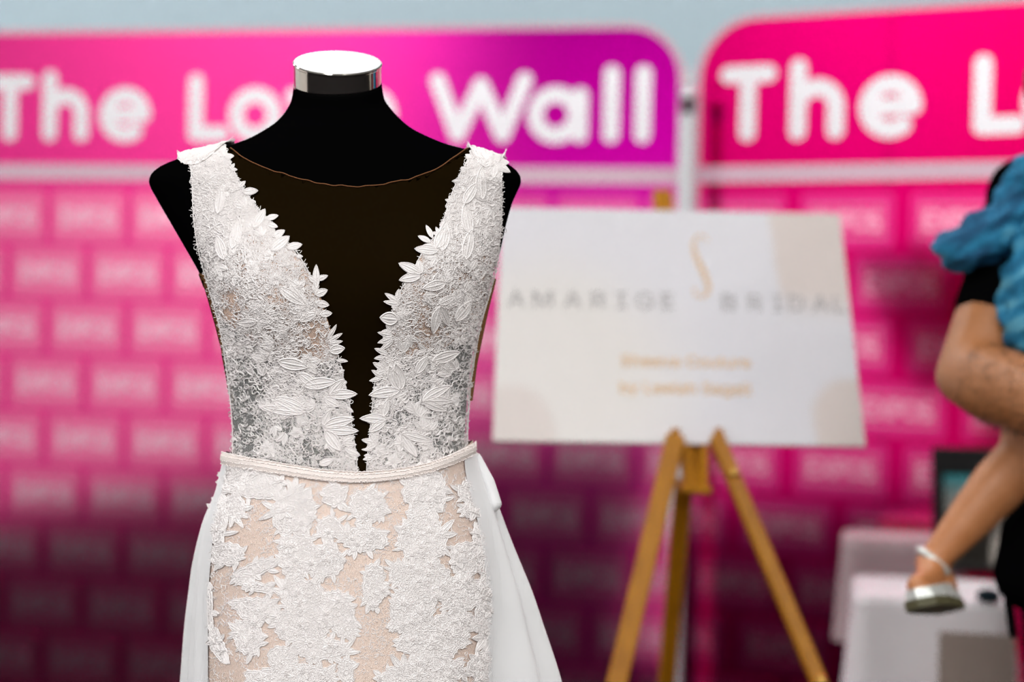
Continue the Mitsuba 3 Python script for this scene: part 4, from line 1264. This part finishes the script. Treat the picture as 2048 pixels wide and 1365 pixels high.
# fingers of the carrying hand and the other hand
def hand(w, d, side, curl):
    segs = []
    for i, L in enumerate((.068, .078, .072, .056)):
        o = w + d * .085 + side * (.033 - i * .021)
        a, b = o + d * L * .45 + curl * .004, o + d * L * .75 + curl * .022
        segs.append([(w + d * .03 + side * (.025 - i * .016), .011), (o, .0100), (a, .0090), (b, .0085), (o + d * L * .85 + curl * .042, .0075)])
    segs.append([(w + d * .02, .022), (w + d * .075, .019)])
    segs.append([(w + d * .02 + side * .03, .013), (w + d * .05 + side * .055 + curl * .01, .0105), (w + d * .085 + side * .062 + curl * .03, .009)])
    return bones(segs, .005, 6)
add('person__hand', hand(wrist + RIGHT * .04, RIGHT, UP, -FWD * 1.0), 'man_skin', True)
add('person__hand', hand(lwr - RIGHT * .04, -RIGHT, UP, -FWD * 1.0), 'man_skin', True)
slv = elbow + (shoul - elbow) * .36
shirt = bones([[(slv, .051), (shoul, .062)], [(lel + (lsh - lel) * .4, .055), (lsh, .062)], [(shoul, .066), ((shoul + lsh) / 2 + UP * .01, .097), (lsh, .066)],
               [((shoul + lsh) / 2, .117), (hipc + UP * .22, .120), (hipc - UP * .02, .130)], [(shoul + RIGHT * .08 - UP * .05, .082), (hip_r + UP * .08, .085)], [(lsh - RIGHT * .08 - UP * .05, .082), (hip_l + UP * .08, .085)],
               [(neck_b - UP * .03, .068), (neck_b - UP * .025, .067)]], .016, 6)
add('person__shirt', wrinkle(shirt, .004, 18, 2), 'black_cloth', True, label='black short sleeved T-shirt')
trs = bones([[(hip_r, .108), (down(hip_r, .50), .075), (down(hip_r, .10), .062)], [(hip_l, .108), (down(hip_l, .50), .075), (down(hip_l, .10), .062)], [(hip_r, .112), (hip_l, .112)]], .02, 6)
add('person__trousers', wrinkle(trs, .005, 12, 5), 'black_cloth', True, label='black trousers')
for h_ in (hip_r, hip_l):
    sh = bones([[(down(h_, .05, 0, .03), .050), (down(h_, .042, 0, -.16), .042)]], .014, 6)
    sh.vertices[:, 2] = np.maximum(sh.vertices[:, 2], .002)
    add('person__shoe', sh, 'black_rubber', True)
hr = bones([[(head + np.array([0, .035, .045]), .082), (head + np.array([0, .0, .075]), .075)], [(head + np.array([0, .05, .0]), .06), (head + np.array([0, .05, -.03]), .05)]], .012, 8)
add('person__hair', wrinkle(hr, .003, 60, 1), 'dark_hair', True)
for sgn in (-1, 1):
    e_ = trimesh.creation.icosphere(2, .012); e_.apply_translation(head + np.array([sgn * .031, -.064, .012]))
    add('person__eye', e_, 'dark_hair', True)
# hair on the forearm near the crook of the elbow
ax_ = wrist - elbow
def arm_hair():
    V, F = [], []
    r = np.random.default_rng(5)
    mt_ = man
    vs, fs_ = trimesh.sample.sample_surface(mt_, 60000, seed=5)
    t_ = ((vs - elbow) @ ax_) / (ax_ @ ax_)
    axp = elbow + t_[:, None] * ax_
    dist = np.linalg.norm(vs - axp, axis=1)
    nrm = mt_.face_normals[fs_]
    upf = ((vs - axp) @ UP) / (dist + 1e-9)
    ok = (t_ > .12) & (t_ < .9) & (dist < .075) & (r.uniform(0, 1, len(vs)) < np.clip(.25 + .9 * upf + .8 * (t_ - .3), .1, 1))
    vs, nrm = vs[ok][:9000], nrm[ok][:9000]
    for p, n in zip(vs, nrm):
        d = n * .7 + r.normal(0, .45, 3) + ax_ / np.linalg.norm(ax_) * .5
        d /= np.linalg.norm(d)
        s = np.cross(d, n + r.normal(0, .2, 3)); s /= np.linalg.norm(s) + 1e-9
        L, w = r.uniform(.006, .014), .00055
        k = len(V)
        V += [p - s * w, p + s * w, p + d * L]
        F.append([k, k + 1, k + 2])
    return trimesh.Trimesh(np.array(V), np.array(F), process=False)
kk = add('person__arm_hair', arm_hair(), 'dark_hair', label='dark hair on the forearm')
labels[kk]['kind'] = 'stuff'
thing('person', 'man in a black T-shirt with bare bent forearm carrying the child at the right edge', 'person')

CD = MD - .05
c_sh, c_el, c_wr = Q_(2080, 372, CD), Q_(1935, 490, CD), Q_(2090, 488, CD + .03)
c_top, c_hip = Q_(2150, 380, CD + .02), Q_(2120, 670, CD + .02)
c_kn, c_an = Q_(2052, 908, CD - .02), Q_(1862, 1128, CD - .03)
c_hipj = Q_(2120, 720, CD - .01)
c_heel, c_toe = Q_(1884, 1180, CD - .02), Q_(1835, 1172, CD - .12)
c_head = Q_(2170, 200, CD)
k2, a2 = Q_(2290, 900, CD - .05), Q_(2260, 1120, CD - .04)
ctr_top2 = Q_(2245, 355, CD + .03)
child = bones([
    [(c_hipj, .052), (c_kn + (c_hipj - c_kn) * .3, .046), (c_kn, .036), (c_kn + (c_an - c_kn) * .30, .0375), (c_kn + (c_an - c_kn) * .62, .030), (c_kn + (c_an - c_kn) * .93, .021), (c_an, .021), (c_heel + UP * .004, .021)],
    [(c_an, .020), (c_heel * .5 + c_toe * .5 + UP * .012, .018), (c_toe, .014)],
    [(c_hip + RIGHT * .06, .055), (k2, .036), (k2 + (a2 - k2) * .35, .036), (a2, .021), (a2 + np.array([-.02, -.07, -.03]), .016)],
    [(c_hip, .075), (c_top, .07)], [(c_sh, .030), (Q_(2006, 441, CD), .022), (Q_(1950, 484, CD), .024), (Q_(1940, 496, CD), .022), (Q_(1992, 492, CD + .015), .016), (c_wr, .015), (c_wr + RIGHT * .05, .014)],
    [(c_sh, .030), (ctr_top2, .033)], [(ctr_top2, .032), (Q_(2360, 500, CD), .026), (Q_(2300, 560, CD - .06), .020)],
    [(c_top, .04), (c_head - np.array([0, 0, .07]), .035)], [(c_head, .068), (c_head + np.array([0, .015, .03]), .07)], [(c_head + np.array([0, -.065, -.01]), .009), (c_head + np.array([0, -.074, -.018]), .009)]], .010, 10)
add('person_001__body', child, 'child_skin', True)
add('person_001__hand', hand(c_wr + RIGHT * .03, RIGHT * .55, UP * .55, -FWD * .5), 'child_skin', True)
dress = bones([
    [(c_sh, .042), (Q_(2004, 440, CD), .033), (Q_(1952, 482, CD), .037), (Q_(1914, 492, CD), .031)], [(Q_(1938, 500, CD), .034), (Q_(1990, 492, CD + .015), .027), (Q_(2060, 488, CD + .03), .026)],
    [(c_top, .080), (Q_(2150, 520, CD + .02), .088), (Q_(2118, 610, CD + .02), .085), (Q_(2108, 640, CD), .070)],
    [(Q_(2104, 420, CD), .045), (Q_(2080, 540, CD - .03), .045), (Q_(2056, 615, CD - .03), .045), (Q_(2062, 645, CD - .03), .044)],
    [(c_sh, .05), (ctr_top2, .05)], [(ctr_top2, .046), (Q_(2360, 500, CD), .038)]], .006, 7)
wrinkle(dress, .009, 26, 3); wrinkle(dress, .004, 75, 6)
_rd = np.abs(2 * meshkit.fbm(np.stack([(dress.vertices @ RIGHT) * 16 + (dress.vertices @ UP) * 9, (dress.vertices @ UP) * 26 - (dress.vertices @ RIGHT) * 12, dress.vertices[:, 1] * 14], 1), 3, 9) - 1)
dress.vertices = dress.vertices + dress.vertex_normals * ((.22 - _rd) * .035)[:, None]
trimesh.smoothing.filter_taubin(dress, iterations=3)
add('person_001__dress', dress, 'denim', True, label='blue denim dress with puffed sleeve')
# silver shoe with sole and ankle strap
princ('silver_leather', (.70, .73, .70), rough=.3, metal=.35)
princ('olive_sole', (.075, .07, .03), rough=.6)
fx = c_toe - c_heel; fl_ = np.linalg.norm(fx); fx /= fl_
shoe_up = (c_an - (c_heel + c_toe) / 2); shoe_up -= fx * (shoe_up @ fx); shoe_up /= np.linalg.norm(shoe_up)
fy = np.cross(shoe_up, fx)
def shoe_parts():
    out = Polygon([(-.022, -.016), (-.026, 0), (-.022, .016), (.02, .021), (fl_ * .75, .025), (fl_ + .004, .018), (fl_ + .016, 0), (fl_ + .004, -.018), (fl_ * .75, -.025), (.02, -.021)]).buffer(.004)
    sole = trimesh.creation.extrude_polygon(out, .012, engine='earcut')
    up = trimesh.creation.extrude_polygon(out.buffer(-.001), .022, engine='earcut').subdivide().subdivide()
    v = up.vertices
    top = np.clip((v[:, 2]) / .022, 0, 1)
    v[:, 1] *= 1 - .22 * top
    v[:, 2] = np.where(top > 0, v[:, 2] * (1.1 - .45 * np.clip(v[:, 0] / fl_, 0, 1.1)), v[:, 2])
    up.vertices = v
    return sole, up
sole, upper = shoe_parts()
org = c_heel - shoe_up * .030
def sh_(m, dz):
    m = m.copy(); v = m.vertices
    m.vertices = org + v[:, :1] * fx + v[:, 1:2] * fy + (v[:, 2:3] + dz) * shoe_up
    if m.volume < 0:
        m.invert()
    return m
add('person_001__shoe', sh_(upper, .012), 'silver_leather', 40, label='silver shoe')
add('person_001__shoe__sole', sh_(sole, 0), 'olive_sole', label='dark olive sole')
_t = np.array([-.02, -.07, -.03])
org = a2 - shoe_up * .036 - fx * .012
add('person_001__shoe', sh_(upper, .012), 'silver_leather', 40, label='silver shoe')
scene['person_001__shoe_001__sole'] = mikit.ply(sh_(sole, 0), 'olive_sole')
a_ax = (c_kn - c_an) / np.linalg.norm(c_kn - c_an)
a1 = np.cross(a_ax, FWD); a1 /= np.linalg.norm(a1); a2_ = np.cross(a_ax, a1)
tt_ = np.linspace(0, 2 * np.pi, 40)
cc = c_an + a_ax * .004
add('person_001__ankle_strap', tube(cc + .0235 * (np.cos(tt_)[:, None] * a1 + np.sin(tt_)[:, None] * a2_), .0055, 10, False), 'silver_leather', True, label='silver ankle strap')
ch = bones([[(c_head + np.array([0, .03, .03]), .075), (c_head + np.array([0, .0, .05]), .068)], [(c_head + np.array([0, .05, .0]), .05), (c_head + np.array([0, .06, -.05]), .04)]], .012, 8)
add('person_001__hair', wrinkle(ch, .003, 60, 4), 'fair_hair', True)
for sgn in (-1, 1):
    e_ = trimesh.creation.icosphere(2, .009); e_.apply_translation(c_head + np.array([sgn * .025, -.060, .008]))
    add('person_001__eye', e_, 'dark_hair', True)
thing('person_001', 'small child in blue denim dress with silver shoe sitting on the man\'s arm', 'person')

# black shoulder bag at the man's hip
bag = bones([[(Q_(2075, 1080, MD - .03), .052), (Q_(2067, 1145, MD - .03), .055)], [(Q_(2100, 1040, MD - .03), .05), (Q_(2130, 1160, MD - .02), .06)]], .012, 8)
add('shoulder_bag__body', wrinkle(bag, .003, 30, 7), 'black_cloth', True)
st = [Q_(2016, 1195, MD - .03), Q_(2022, 1230, MD - .03), Q_(2027, 1276, MD - .03)]
add('shoulder_bag__strap_end', bar(st[0], st[2], .012, .004, RIGHT), 'black_cloth', label='dangling strap end')
ss = smooth_line(np.array([Q_(2110, 1020, MD - .02), Q_(2230, 800, MD + .06), Q_(2340, 520, MD + .05), Q_(2440, 360, MD + .10), Q_(2500, 300, MD + .22)]), 40)
add('shoulder_bag__strap', tube(ss, .008, 8), 'black_cloth', True)
thing('shoulder_bag', 'black shoulder bag hanging in front of the table at the right edge', 'bag')
